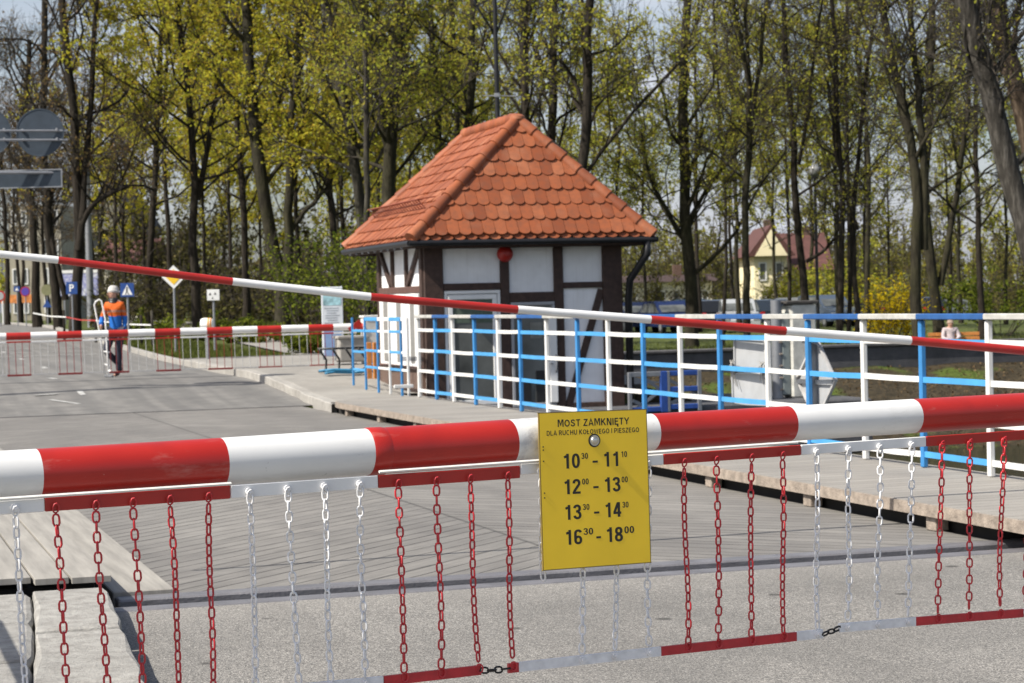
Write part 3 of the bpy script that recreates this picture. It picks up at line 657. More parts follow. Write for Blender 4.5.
# shorter fence that carries on beside the guardhouse
fz = thing('railing_section', 'low open end section of white and blue railing beside the guardhouse windows', 'railing', B(8.25, 33, 0), AX)
fp = [(31.45, 1), (31.85, 0), (32.58, 1), (33.35, 0), (34.2, 0), (35.1, 0)]
for i, (d, w) in enumerate(fp):
    z0 = hroad(d) + .16; z1 = 1.37 + .0 * d
    MB().cbox((0, d - 33, (z0 + z1) / 2), (.036, .036, z1 - z0), .006).build('post', M_RAILW if w else M_POSTB, fz)
for i in range(len(fp) - 1):
    a, b = fp[i][0] - 33 + .028, fp[i + 1][0] - 33 - .028
    w = i in (0, 2)
    for z in ((1.345, 1.15, .83, .56) if i < 4 else (1.15, .8, .5)):
        MB().cbox((0, (a + b) / 2, z), (.022, b - a, .042 if z < 1.3 else .06), .006).build('rail', M_RAILW if w else M_RAILB, fz)
MB().cbox((-.1, -1.62, .33), (.3, .06, .05), .006).build('step_rail', M_RAILW, fz)
mirror_rail = thing('bridge_railing', 'white and blue railing along the left hand edge of the bridge', 'railing', B(-.5, 0, 0), AX)
for i in range(0, 19):
    d = D0 - 1.2 + i * PITCHP
    MB().cbox((0, d, .67), (.07, .07, 1.18), .012).build('post', M_RAILW if i % 2 else M_RAILB, mirror_rail)
    for z in (1.27, 1.09, .785, .48): MB().cbox((0, d + PITCHP / 2, z), (.03, PITCHP - .072, .062), .006).build('rail', M_RAILW if i % 2 else M_RAILB, mirror_rail)
# hooped guard rail left of the frame (its shadow lies on the near pavement)
hp = thing('hoop_rail', 'bent tube guard rail on the near pavement', 'railing', B(-.62, 9.6, .12), AX)
for k, dx in ((0, 0), (1, .28)):
    pts = [(dx, -1.4, 0), (dx, -1.4, .7)] + [(dx, -1.0 - .4 * math.cos(a), .7 + .4 * math.sin(a)) for a in np.linspace(.2, 1.57, 5)] + [(dx, .7, 1.1)] + [(dx, .7 + .4 * math.sin(a), .7 + .4 * math.cos(a)) for a in np.linspace(.2, 1.57, 5)] + [(dx, 1.1, 0)]
    MB().tube(pts, .028, 10).build('tube', M_WHITE, hp, True)

# ================================================================== GUARDHOUSE
TH = .286; H0 = (-.302, 36.334)
gh = thing('guardhouse', 'small half timbered bridge guardhouse with white walls and orange tiled hip roof', 'guardhouse', (H0[0], H0[1], 0), TH)
AL, AR_, BF, BK = -1.72, 1.6, -2.05, 1.2          # wall planes in the house's own axes
ZT, ZB = 2.6, -.18
mb = MB(); mb.box(((AL + AR_) / 2, (BF + BK) / 2, (ZT + ZB) / 2), (AR_ - AL - .06, BK - BF - .06, ZT - ZB)); mb.build('wall', M_PLAST, gh)
def fbeam(a0, a1, z0, z1, nm='beam', d=.05):
    MB().cbox(((a0 + a1) / 2, BF + .03 - d / 2, (z0 + z1) / 2), (a1 - a0, d, z1 - z0), .008).build(nm, M_DKWOOD, gh)
fbeam(AL, AL + .31, ZB, ZT, 'corner_post', .07); fbeam(1.27, AR_, ZB, ZT, 'corner_post', .07)
fbeam(AL + .312, 1.268, 2.44, ZT); fbeam(-.46, -.31, ZB, 2.438); fbeam(.44, .6, ZB, 2.438)
fbeam(AL + .312, -.462, 1.775, 1.885); fbeam(-.308, .438, 1.56, 1.72); fbeam(.602, 1.268, 1.77, 1.865); fbeam(.602, 1.268, ZB, -.09)
mb = MB(); mb.bar((1.25, BF + .01, 1.74), (.66, BF + .01, -.1), .04, .11, upv=(.95, 0, -.3)); mb.build('brace', M_DKWOOD, gh)
# window on the left of the front
def frame_into(mb, a0, a1, z0, z1, w, y, d):
    mb.cbox(((a0 + a1) / 2, y, z1 - w / 2), (a1 - a0, d, w), .006); mb.cbox(((a0 + a1) / 2, y, z0 + w / 2), (a1 - a0, d, w), .006)
    mb.cbox((a0 + w / 2, y, (z0 + z1) / 2), (w, d, z1 - z0 - 2 * w - .002), .006); mb.cbox((a1 - w / 2, y, (z0 + z1) / 2), (w, d, z1 - z0 - 2 * w - .002), .006)
w1 = MB(); frame_into(w1, -1.4, -.47, -.12, 1.765, .05, BF + .005, .05); frame_into(w1, -1.34, -.53, -.06, 1.7, .075, BF - .004, .05)
w1 = w1.build('window', M_WHITE, gh)
MB().box((-.935, BF + .002, .82), (.68, .02, 1.62)).build('pane', M_GLASS, w1)
mb = MB(); mb.box((-.935, BF - .012, 1.44), (.66, .004, .38)); mb.build('blind', mat('blind', (.09, .12, .09), .9, .2, 30), w1)
# bicycle-like hoop and red seat seen behind the glass are left as dim shapes on the pane's far side
dr = MB(); frame_into(dr, -.3, .44, -.12, 1.56, .05, BF + .005, .06); dr = dr.build('door', mat('door_frame_grey', (.33, .34, .36), .5, .1), gh)
MB().box((.07, BF + .006, .72), (.64, .02, 1.56)).build('pane', M_GLASS, dr)
mb = MB(); mb.cbox((.385, BF - .05, .68), (.13, .06, 1.5), .01); lf = mb.build('door_leaf', M_WHITE, gh)
mb = MB(); mb.tube([(.42, BF - .085, .42), (.42, BF - .12, .46), (.42, BF - .12, .66), (.42, BF - .085, .7)], .012, 8); mb.tube([(.36, BF - .085, .56), (.36, BF - .11, .56), (.3, BF - .11, .56)], .011, 8); mb.build('handle', M_GREYM, lf, True)
mb = MB(); mb.cbox((.12, BF - .012, 1.1), (.2, .006, .26), .002); mb.build('notice', mat('faded_paper', (.2, .2, .18), .9, .2), dr)
mb = MB(); mb.cbox((.25, BF - .01, .2), (.3, .02, .5), .05); mb.cbox((-.1, BF - .01, .12), (.22, .02, .3), .04); mb.build('inside_clutter', M_BLACK, dr)
# siren on the front
mb = MB(); mb.lathe((-.385, BF - .03, 2.34), (0, -1, 0), [(.13, 0), (.13, .04), (.118, .06), (.1, .085), (.06, .11), (.02, .12)], 24); mb.lathe((-.385, BF - .15, 2.34), (0, -1, 0), [(.03, 0), (.03, .02)], 12)
mb.build('siren', M_RED, gh, autos=40)
# left side wall: beams, braces, three tall windows, brick plinth
def sbeam(b0, b1, z0, z1, nm='beam', m=None): MB().cbox((AL + .03 - .03, (b0 + b1) / 2, (z0 + z1) / 2), (.06, b1 - b0, z1 - z0), .008).build(nm, m or M_DKWOOD, gh)
sbeam(BF + .07, BF + .22, .5, ZT, 'corner_post'); sbeam(1.06, BK, ZB, ZT, 'corner_post')
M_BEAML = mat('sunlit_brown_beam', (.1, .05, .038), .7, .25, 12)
sbeam(BF + .222, 1.058, 1.75, 1.86, 'beam', M_BEAML)
sbeam(BF + .222, 1.058, 2.5, ZT); sbeam(-.9, -.82, 1.862, 2.498, 'beam', M_DKWOOD); sbeam(.08, .16, 1.862, 2.498, 'beam', M_DKWOOD)
for b0, b1 in ((-1.75, -.95), (1.02, .25)):
    mb = MB(); mb.bar((AL + .0, b0, 2.48), (AL + .0, b1, 1.88), .055, .09, upv=(0, 1, .5)); mb.build('brace', M_DKWOOD, gh)
for b0, b1 in ((-1.78, -.9), (-.86, .06), (.1, 1.02)):
    mb = MB()
    for y in (b0 + .15, b1 - .15): mb.cbox((AL - .005, y, 1.13), (.07, .27, 1.22), .008)
    for z in (.56, 1.7): mb.cbox((AL - .005, (b0 + b1) / 2, z), (.07, b1 - b0 - .572, .09), .008)
    w = mb.build('window', M_WHITE, gh)
    MB().box((AL - .02, (b0 + b1) / 2, 1.13), (.03, b1 - b0 - .574, 1.04)).build('curtain', M_CURT, w)
mb = MB(); mb.cbox((AL + .01, (BF + BK) / 2, .18), (.1, BK - BF - .3, .7), .01); mb.build('plinth', M_BRICK, gh)
mb = MB(); mb.cbox((AL - .05, (BF + BK) / 2, .55), (.12, BK - BF - .2, .03), .005); mb.build('sill', M_BEAML, gh)

# ---- hip roof with two-layer scalloped tiles
HW, HD, EZ, RZ, SF, SB, RA = 2.0, 2.45, 2.6, 4.54, 1.2, .5, .13
P = {'FL': Vector((-HW, -HD, EZ)), 'FR': Vector((HW, -HD, EZ)), 'BL': Vector((-HW, HD, EZ)), 'BR': Vector((HW, HD, EZ)), 'RF': Vector((RA, -HD + SF, RZ)), 'RB': Vector((RA, HD - SB, RZ))}
rf = MB(); rf.add([P[k] - Vector((0, 0, .03)) for k in ('FL', 'FR', 'BR', 'BL', 'RF', 'RB')], [(0, 1, 4), (1, 2, 5, 4), (2, 3, 5), (3, 0, 4, 5), (3, 2, 1, 0)])
roof = rf.build('roof', M_DKWOOD, gh)
def clip(poly, a, b, c):
    out = []
    for i in range(len(poly)):
        p, q = poly[i], poly[(i + 1) % len(poly)]; dp, dq = a * p[0] + b * p[1] + c, a * q[0] + b * q[1] + c
        if dp >= 0: out.append(p)
        if (dp >= 0) != (dq >= 0): t = dp / (dp - dq); out.append((p[0] + (q[0] - p[0]) * t, p[1] + (q[1] - p[1]) * t))
    return out
def tiled(face, gauge, tw):
    a, b = P[face[0]], P[face[1]]; e = (b - a).normalized(); W_ = (b - a).length
    mid = sum((P[k] for k in face[2:]), Vector()) / len(face[2:]); s = mid - a; s = (s - e * s.dot(e)); SL = s.length; s.normalize(); n = e.cross(s)
    poly = [((P[k] - a).dot(e), (P[k] - a).dot(s)) for k in face]; mb = MB()
    rows = int(math.ceil(SL / gauge))
    for r in range(rows):
        for layer in (0, 1):
            v0 = r * gauge - .05 + (.068 if layer else 0); off = .06 if layer else .022
            u = -tw * (.5 if layer else 0) - tw * .5 * (r % 2)
            while u < W_ + tw:
                h = tw * .485; vj = random.uniform(-.004, .004); L_ = gauge + .07
                q = [(u + h * math.sin(t), v0 + vj + tw * .36 * (1 - math.cos(t))) for t in (-1.45, -1.05, -.6, -.2, .2, .6, 1.05, 1.45)]
                q += [(u + h, v0 + L_), (u - h, v0 + L_)]
                if r == 0: v_lo = -.06
                for i in range(len(poly)):
                    p0, p1 = poly[i], poly[(i + 1) % len(poly)]
                    if i == 0: continue
                    dx, dy = p1[0] - p0[0], p1[1] - p0[1]; l = math.hypot(dx, dy); A_, B_ = -dy / l, dx / l
                    q = clip(q, A_, B_, -(A_ * p0[0] + B_ * p0[1])) if q else q
                    if len(q) < 3: q = []; break
                if len(q) >= 3:
                    tl = random.uniform(-.006, .006)
                    top = [a + e * x + s * y + n * (off - (y - v0) * (.026 / L_) + tl) for x, y in q]
                    mb.prism([p - n * .026 for p in top], n * .026)
                u += tw
    o = mb.build('roof_tiles', M_TILE, roof); return o
for f_ in (('FL', 'FR', 'RF'), ('FR', 'BR', 'RB', 'RF'), ('BL', 'FL', 'RF', 'RB'), ('BR', 'BL', 'RB')): tiled(f_, .285, .195)
def caps(a, b, nm, k):
    mb = MB(); d = (b - a); n = int(round(d.length / .33)); d.normalize(); st = (b - a).length / n
    for i in range(n):
        p = a + d * (i * st - .03); mb.tube([p, p + d * .03, p + d * (st + .045)], [.112, .112, .088], 14)
    mb.build(nm, M_TILE, roof, autos=50)
up_ = Vector((0, 0, .03))
for x in (('FL', 'RF'), ('FR', 'RF'), ('BL', 'RB'), ('BR', 'RB')): caps(P[x[0]] + up_ * .6, P[x[1]] + up_, 'hip_tiles', x)
caps(P['RB'] + up_ * 1.5, P['RF'] + up_ * 1.5, 'ridge_tiles', 0)
mb = MB(); mb.lathe(P['RF'] + Vector((0, 0, .03)), (0, 0, 1), [(.13, 0), (.12, .05), (.08, .08), (.03, .09)], 12); mb.build('ridge_cap', M_TILE, roof, autos=40)
# fascia, soffit, gutters, downpipe
mb = MB()
for a, b in (('FL', 'FR'), ('FR', 'BR'), ('BR', 'BL'), ('BL', 'FL')):
    pa, pb = P[a], P[b]; mb.bar(pa * .985 + Vector((0, 0, EZ * .015 - .09)), pb * .985 + Vector((0, 0, EZ * .015 - .09)), .03, .13)
mb.build('fascia', M_DKWOOD, roof)
mb = MB()
for a, b in (('FL', 'FR'), ('FR', 'BR'), ('BL', 'FL')):
    pa, pb = P[a].copy(), P[b].copy(); o_ = Vector(((pa + pb).x, (pa + pb).y, 0)).normalized() * .05
    e_ = (pb - pa).normalized() * .06; mb.tube([pa + o_ - e_ - Vector((0, 0, .075)), pb + o_ + e_ - Vector((0, 0, .075))], .048, 10)
mb.build('gutter', M_DARKM, roof, autos=40)
mb = MB(); x_, y_ = HW - .1, -HD - .03
mb.tube([(x_, y_, EZ - .1), (x_, y_, EZ - .3), (x_ - .22, y_ + .25, EZ - .72), (AR_ + .09, BF - .06, EZ - 1.05), (AR_ + .09, BF - .06, -.15)], .062, 10); mb.build('downpipe', M_DARKM, gh, True)
mb = MB()
for k in range(9):
    y = -1.95 + k * .48; mb.bar((-HW - .01, y, EZ - .06), (-HW - .055, y, EZ - .15), .02, .03)
mb.build('gutter_bracket', M_GREYM, roof)
# snow guard lattice on the left slope
mb = MB(); sl = (P['RF'] + P['RB']) / 2 - Vector((-HW, 0, EZ)); sl = sl.normalized(); nn = Vector((-sl.z, 0, sl.x)); b0 = Vector((-HW, 0, EZ)) + sl * .72 + nn * .05
for z in (0, .1, .2): mb.tube([b0 + nn * z + Vector((0, -1.55, 0)), b0 + nn * z + Vector((0, 2.15, 0))], .011, 6)
for k in range(20): y = -1.5 + k * .19; mb.tube([b0 + Vector((0, y, 0)), b0 + nn * .21 + Vector((0, y, 0))], .009, 6)
for k in range(5): y = -1.4 + k * .85; mb.tube([b0 + nn * .2 + Vector((0, y, 0)), b0 + sl * .3 + Vector((0, y, 0))], .012, 6)
mb.build('snow_guard', M_RUST, roof)

# ================================================================== FOREGROUND BARRIER
PB = at(595, 434, 6.9); RB_ = R(29)
ba = thing('boom_barrier', 'thick red and white striped boom barrier hung with red and white chains', 'barrier', (PB.x, PB.y, 0), RB_)
ZC = 1.155
edges = [-3.9, -3.4, -2.87, -2.35, -1.842, -1.289, -.813, -.32, .216, .77, 1.313, 1.85, 2.38, 2.9, 3.2]
def seg_red(i): return i % 2 == 0 and edges[i] != -3.9 or False
# colours: white[-2.35,-1.83] red[-1.83,-1.27] white red[-.79,-.29] white red[.24,.8] white red[1.34,...]
pts = []; rr = []; ms = []
for i in range(len(edges) - 1):
    red = i % 2 == 0
    sub = sorted(set([edges[i]] + [x for x in (-.16, 0.0) if edges[i] < x < edges[i + 1]]))
    for x in sub:
        pts.append((x, 0, ZC + max(-.013, min(0, (x - .2) * .0075)))); rr.append(.0715 if x < -.1 else .0605); ms.append(1 if red else 0)
pts.append((edges[-1], 0, ZC)); rr.append(.0605); ms.append(0)
def boomwhite():
    g = NG('boom_white'); x = g.xyz()
    c = g.ramp(g.noise(3, 5), [(.3, (.66, .66, .65)), (.7, (.74, .74, .73))])
    st = g.noise(6, 6, g.comb(g.math('MULTIPLY', x[0], .4), g.math('MULTIPLY', x[1], 2.0), g.math('MULTIPLY', x[2], 2.0)), .7)
    c = g.mix(g.ramp(st, [(.52, 0), (.78, .6)]), c, (.5, .49, .46))
    c = g.mix(g.ramp(g.noise(26, 5, rough=.75), [(.66, 0), (.72, .6)]), c, (.3, .29, .28))
    sm_ = g.ramp(g.math('ABSOLUTE', g.math('ADD', x[0], .275)), [(0, 1), (.06, 0)]); c = g.mix(g.math('MULTIPLY', sm_, g.ramp(g.noise(14, 5, rough=.7), [(.46, 0), (.6, .8)])), c, (.33, .33, .35))
    return g.base(c, g.ramp(st, [(.3, .32), (.8, .6)]), .4)
M_BOOMW = boomwhite()

def boomred():
    g = NG('boom_red')
    c = g.ramp(g.noise(3, 5), [(.3, (.36, .012, .007)), (.7, (.43, .018, .01))])
    sc = g.noise(9, 6, g.comb(g.math('MULTIPLY', g.xyz()[0], .35), g.xyz()[1], g.xyz()[2]), .7)
    c = g.mix(g.ramp(sc, [(.6, 0), (.74, .5)]), c, (.5, .2, .17))
    c = g.mix(g.ramp(g.noise(22, 6, rough=.75), [(.69, 0), (.73, .8)]), c, (.62, .5, .47))
    c = g.mix(g.ramp(g.noise(5, 5), [(.5, 0), (.75, .35)]), c, (.2, .01, .008))
    g.p.inputs['Coat Weight'].default_value = .2; g.p.inputs['Coat Roughness'].default_value = .2
    return g.base(c, .42, .45)
M_BOOMR = boomred()
MB().tube(pts, rr, 40, caps=True, mis=ms[:-1] + [0]).build('boom', [M_BOOMW, M_BOOMR], ba, autos=40)
mb = MB(); mb.tube([(-.818, 0, ZC - .0075), (-.813, 0, ZC - .0075), (-.768, 0, ZC - .0075), (-.758, 0, ZC - .0075)], [.0718, .0742, .0742, .0718], 40); mb.build('sleeve', M_BOOMR, ba, autos=40)
FY = -.074
for i in range(len(edges) - 1):
    a, b = edges[i], edges[i + 1]; red = i % 2 == 0; left = (a + b) / 2 < -.1
    z0, z1 = (1.041, 1.08) if left else (1.051, 1.086)
    MB().cbox(((a + b) / 2, FY + .006, (z0 + z1) / 2), (b - a - .002, .01, z1 - z0), .002).build('chain_rail', M_RED if red else M_WHITE, ba)
M_STRIP = mat('bare_strip', (.72, .71, .68), .5, .08, 12)
for a, b in ((-2.9, -1.29), (-.813, .75)):
    mb = MB(); z = 1.0855 if a < -1 else 1.0905
    mb.bar((a, FY - .006, z), (b, FY - .006, z + (.006 if b > 0 else 0)), .008, .006, upv=(0, -.5, .86)); mb.build('strip', M_STRIP, ba)
CH = [[-1.917, 1.033, -1.901, 0.518], [-1.803, 1.031, -1.784, 0.504], [-1.687, 1.031, -1.667, 0.497], [-1.578, 1.032, -1.564, 0.488], [-1.467, 1.03, -1.455, 0.482], [-1.35, 1.031, -1.351, 0.476], [-1.222, 1.052, -1.22, 0.468], [-1.101, 1.05, -1.083, 0.467], [-0.982, 1.048, -0.979, 0.462], [-0.866, 1.047, -0.866, 0.459], [-0.739, 1.036, -0.735, 0.463], [-0.609, 1.036, -0.608, 0.462], [-0.491, 1.035, -0.478, 0.47], [-0.359, 1.036, -0.357, 0.47], [-0.237, 1.035, -0.239, 0.702], [-0.093, 1.039, -0.105, 0.457], [0.035, 1.041, 0.019, 0.457], [0.161, 1.043, 0.149, 0.457], [0.301, 1.035, 0.301, 0.441], [0.428, 1.034, 0.42, 0.443], [0.57, 1.035, 0.554, 0.443], [0.697, 1.038, 0.685, 0.443], [0.84, 1.047, 0.828, 0.443], [0.977, 1.049, 0.957, 0.465], [1.112, 1.052, 1.087, 0.46], [1.253, 1.055, 1.22, 0.454], [1.389, 1.055, 1.354, 0.452], [1.517, 1.058, 1.496, 0.453], [1.676, 1.061, 1.641, 0.451], [1.79, 1.06, 1.76, .45], [1.93, 1.06, 1.9, .447], [2.06, 1.06, 2.03, .445], [2.2, 1.06, 2.17, .443], [-2.03, 1.03, -2.01, .51], [-2.15, 1.03, -2.13, .52]]
CH = [[a - .0105, b, c - .0105, d] for a, b, c, d in CH]
M_CHR = mat('chain_red', (.46, .016, .024), .42, .15, 30, coat=.15); M_CHW = mat('chain_white', (.74, .74, .75), .45, .12, 30)
def link(mb, c, ax, side, il, wi, r, n=5):
    """one stadium-shaped link: long axis ax, flat across side"""
    hl, hw = il / 2 + r * .5, wi / 2; rc = hw; st = max(0, hl - rc); pts = []
    for k in range(5): t = math.pi * k / 4; pts.append(c + ax * (st + rc * math.sin(t)) + side * (rc * math.cos(t)))
    for k in range(5): t = math.pi * k / 4; pts.append(c - ax * (st + rc * math.sin(t)) - side * (rc * math.cos(t)))
    mb.loop(pts, r, n)
def chain(a, b, pitch=.0295, r=.0033, twist=0.0):
    mb = MB(); a, b = Vector(a), Vector(b); L_ = (b - a).length; n = max(2, int(round(L_ / pitch))); ax = (b - a).normalized()
    e1 = Vector((1, 0, 0)); e1 = (e1 - ax * e1.dot(ax)).normalized(); e2 = ax.cross(e1)
    bow = random.uniform(-.006, .006); by = random.uniform(-.006, .006)
    pos = [a + (b - a) * ((i + .5) / n) + e1 * (bow * math.sin(math.pi * (i + .5) / n)) + e2 * (by * math.sin(2 * math.pi * (i + .5) / n)) for i in range(n)]
    ph = random.uniform(-.5, .5) + twist
    for i in range(n):
        q = ph + (math.pi / 2 if i % 2 else 0) + .25 * math.sin(i * .35 + ph * 5)
        t = (pos[min(i + 1, n - 1)] - pos[max(i - 1, 0)]).normalized()
        s_ = e1 * math.cos(q) + e2 * math.sin(q); s_ = (s_ - t * s_.dot(t)).normalized()
        link(mb, pos[i], t, s_, L_ / n, .0178, r)
    return mb
def is_red(x):
    for i in range(len(edges) - 1):
        if edges[i] <= x < edges[i + 1]: return i % 2 == 0
for i, (x0, z0, x1, z1) in enumerate(CH):
    red = is_red(x0 - .01 if i not in (14,) else -.2)
    mb = chain((x0, FY - .004, z0), (x1, FY - .004, z1 + .012), twist=.9 if not red else 0)
    c = mb.build('chain', M_CHR if red else M_CHW, ba, True)
    if i == 14: c['label'] = 'shorter white chain ending in a loose loop below the yellow sign'
    eye = MB(); zz = 1.058 if x0 < -.1 else 1.062
    if not red: eye.disc((x0, FY - .004, zz), (0, 1, 0), .012, .008, 16); eye.disc((x0, FY - .01, zz), (0, 1, 0), .006, .006, 10)
    eye.loop([(x0 + .009 * math.cos(t), FY - .008 - .004 * math.sin(t), zz - .008 + .014 * math.sin(t)) for t in np.linspace(0, 2 * math.pi, 10)[:-1]], .0027, 5)
    eye.build('ring', M_CHR if red else M_CHW, c, autos=40)
# bars along the foot of the chains
def foot(x0, z0, x1, z1, red):
    x0 -= .0105; x1 -= .0105
    mb = MB(); mb.bar((x0, FY, z0), (x1, FY, z1), .012, .03); o = mb.build('foot_bar', M_CHR if red else M_CHW, ba)
    for q in CH:
        if x0 - .01 < q[2] < x1 + .01 and q[3] < .6:
            z = z0 + (z1 - z0) * (q[2] - x0) / (x1 - x0); bt = MB()
            if not red: bt.lathe((q[2], FY - .0045, z + .002), (0, -1, 0), [(.0125, 0), (.0125, .007), (.006, .0072), (.006, .013)], 14)
            else: bt.loop([(q[2] + .010 * math.cos(t), FY - .009 - .004 * math.cos(t), z + .006 + .014 * math.sin(t)) for t in np.linspace(0, 2 * math.pi, 10)[:-1]], .0027, 5)
            bt.build('end_ring' if red else 'bolt', M_CHR if red else M_CHW, o, autos=40)
foot(-2.2, .505, -1.36, .468, True); foot(-1.355, .468, -.806, .456, False); foot(-.803, .456, -.47, .4545, True); foot(-.372, .449, -.337, .449, True); foot(-.336, .449, .194, .445, False)
foot(.195, .445, .739, .44, True); foot(.74, .44, .85, .439, False); foot(.922, .451, 1.254, .442, False); foot(1.255, .442, 1.749, .426, True); foot(1.752, .426, 2.3, .42, False)
M_IRON = mat('dark_iron', (.035, .033, .032), .45, .2, metal=.5)
for a, b in (((-.472, .4545), (-.368, .449)), ((.848, .436), (.924, .452))):
    chain((a[0] - .0105, FY - .004, a[1]), (b[0] - .0105, FY - .004, b[1]), .026, .0034).build('joining_chain', M_IRON, ba, True)
mb = MB(); mb.cbox((-3.75, .02, .55), (.45, .4, 1.1), .03); mb.cbox((-3.75, .02, 1.13), (.5, .45, .06), .02); mb.build('pedestal', mat('pedestal_yellow', (.6, .6, .58), .5, .1), ba)

# yellow board bolted to the boom
sb = thing('sign_board', 'yellow notice board with black opening times bolted to the thick boom', 'sign', (PB.x, PB.y, 0), RB_)
MS = Matrix.Translation((-.068, -.106, .9935)) @ Matrix.Rotation(R(-1), 4, 'Z') @ Matrix.Rotation(R(-2.2), 4, 'X') @ Matrix.Rotation(R(.9), 4, 'Y')  # slight turn and backward tilt added so the face catches more sun
bmat = M_YELL
mb = MB(); mb.cbox((0, 0, 0), (.395, .004, .492), .0015)
o = mb.build('panel', bmat, sb); 
for c_ in (o,): c_.matrix_local = MS
mb = MB(); mb.bar((-.1975, .001, -.246), (-.1975, .001, .246), .006, .003); mb.bar((.1975, .001, -.246), (.1975, .001, .246), .006, .003); mb.bar((-.2, .001, .2465), (.2, .001, .2465), .006, .003); mb.bar((-.2, .001, -.2465), (.2, .001, -.2465), .006, .003)
o = mb.build('edge_trim', mat('sign_edge', (.2, .14, .03), .6, .2), sb); o.matrix_local = MS
tx = MB(); K = .395 / 107.0
def SX(px): return (px - 594.0) * K
def SZ(py): return (489.0 - py) * (.492 / 155.5)
def tt(s, px0, px1, ybase, hpx, bold=.02): text_into(tx, s, SX(px0), SZ(ybase), (px1 - px0) * K, hpx * .492 / 155.5, -.0026, 0, bold)
def dd_(s, px0, px1, ybase, hpx): digits_into(tx, s, SX(px0), SX(px1), SZ(ybase), hpx * .492 / 155.5, -.0022)
caps_into(tx, 'MOST ZAMKNI\u0118TY', SX(558.5), SX(629.5), SZ(425.6), 7.0 * .492 / 155.5, -.0022)
caps_into(tx, 'DLA RUCHU KO\u0141OWEGO I PIESZEGO', SX(547.5), SX(639.5), SZ(433.9), 4.9 * .492 / 155.5, -.0022)
for y, (a, a2, b, b2) in ((467.4, ('10', '30', '11', '10')), (493, ('12', '00', '13', '00')), (518.5, ('13', '30', '14', '30')), (543.4, ('16', '30', '18', '00'))):
    big = y > 540
    dd_(a, 562, 579.3, y, 14.8); dd_(a2, 580.8, 587.4 + (3 if big else 0), y - 8.8, 6.0 + (.8 if big else 0))
    tx.box((SX(594.4 if not big else 595.6), -.0022, SZ(y - 5.6)), ((5.2 if not big else 4.6) * K, .0004, .0065))
    if big: dd_(b, 602.5, 620, y, 14.8); dd_(b2, 621.5, 631.5, y - 7.6, 7.2)
    else: dd_(b, 602, 619, y, 14.8); dd_(b2, 620.3, 626.6, y - 8.8, 6.0)
o = tx.build('lettering', M_INK, sb); o.matrix_local = MS
mb = MB(); bz = SZ(440.5); mb.disc((0, -.0045, bz), (0, 1, 0), .017, .003, 24); mb.lathe((0, -.005, bz), (0, -1, 0), [(.0135, 0), (.0125, .003), (.009, .006), (.003, .0075)], 20)
o = mb.build('bolt', M_STEELB, sb, autos=40); o.matrix_local = MS
mb = MB(); mb.disc((0, -.0032, bz), (0, 1, 0), .0215, .0016, 24); o = mb.build('bolt_shadow', M_INK, sb, autos=40); o.matrix_local = MS  # black ring round the bolt: its shadow painted in as a disc
mb = MB()
for z in (.13, .095, -.005, -.02, .14): mb.disc((-.186, -.0028, z), (0, 1, 0), .0022, .002, 8)
o = mb.build('screw_hole', M_INK, sb); o.matrix_local = MS

# ================================================================== THIN HALF-RAISED BARRIER
def slim_end():
    piv = B(7.98, 13.0, 0); far_ = at(0, 253, 12.3) + (at(0, 253, 12.3) - at(300, 283, 12.95)) * .6
    t = thing('pole_barrier', 'slim red and white pole barrier half raised across the view', 'barrier', (piv.x, piv.y, .18))
    a = at(1024, 350.5, 14.78); a0 = at(58, 260, 12.45); d = (a0 - a)
    xs = [58, 232, 370, 517, 650, 785, 910]; ys = {58: 260, 232: 281.5, 370: 296.8, 517: 309.5, 650: 319.5, 785: 331, 910: 340.5}
    def on(px):
        # point of the pole's own straight line above the image column px
        lo, hi = -.3, 1.6
        for _ in range(50):
            m = (lo + hi) / 2; q = a + d * m; k = (q - Vector((0, 0, EYE))); x = 512 + FPX * k.dot(rt) / k.dot(fw)
            if x > px: lo = m
            else: hi = m
        return (lo + hi) / 2
    ts = [-.06] + sorted(on(x) for x in xs) + [1.06, 1.16]
    back = {on(x): y for x, y in ys.items()}
    pts = []
    for q in ts:
        p = a + d * q
        if q in back:
            k = p - Vector((0, 0, EYE)); px = 512 + FPX * k.dot(rt) / k.dot(fw); p = Vector((p.x, p.y, at(px, back[q], p.y).z))   # the pole sags a little
        elif q > 1: p.z += (q - 1) * .05
        pts.append(p)
    n = len(pts)
    ms = [(1 if (i % 2 == 0) else 0) for i in range(n)]
    rr = [.031 - .0095 * max(0, min(1.1, q)) for q in ts]
    MB().tube(pts, rr, 16, mis=ms).build('pole', [M_WHITE, M_RED], t, world=True, autos=40)
    p0 = a + d * -.06
    mb = MB(); mb.cbox((p0.x + .06, p0.y, p0.z - .03), (.16, .12, .2), .02); mb.tube([(p0.x + .09, p0.y, .18), (p0.x + .09, p0.y, p0.z)], .05, 14); mb.build('post', M_GREYM, t, world=True, autos=40)
    mb = MB(); mb.cbox((p0.x + .45, p0.y + .06, p0.z - .03), (.42, .09, .14), .02); mb.build('counterweight', M_RED, t, world=True)
slim_end()

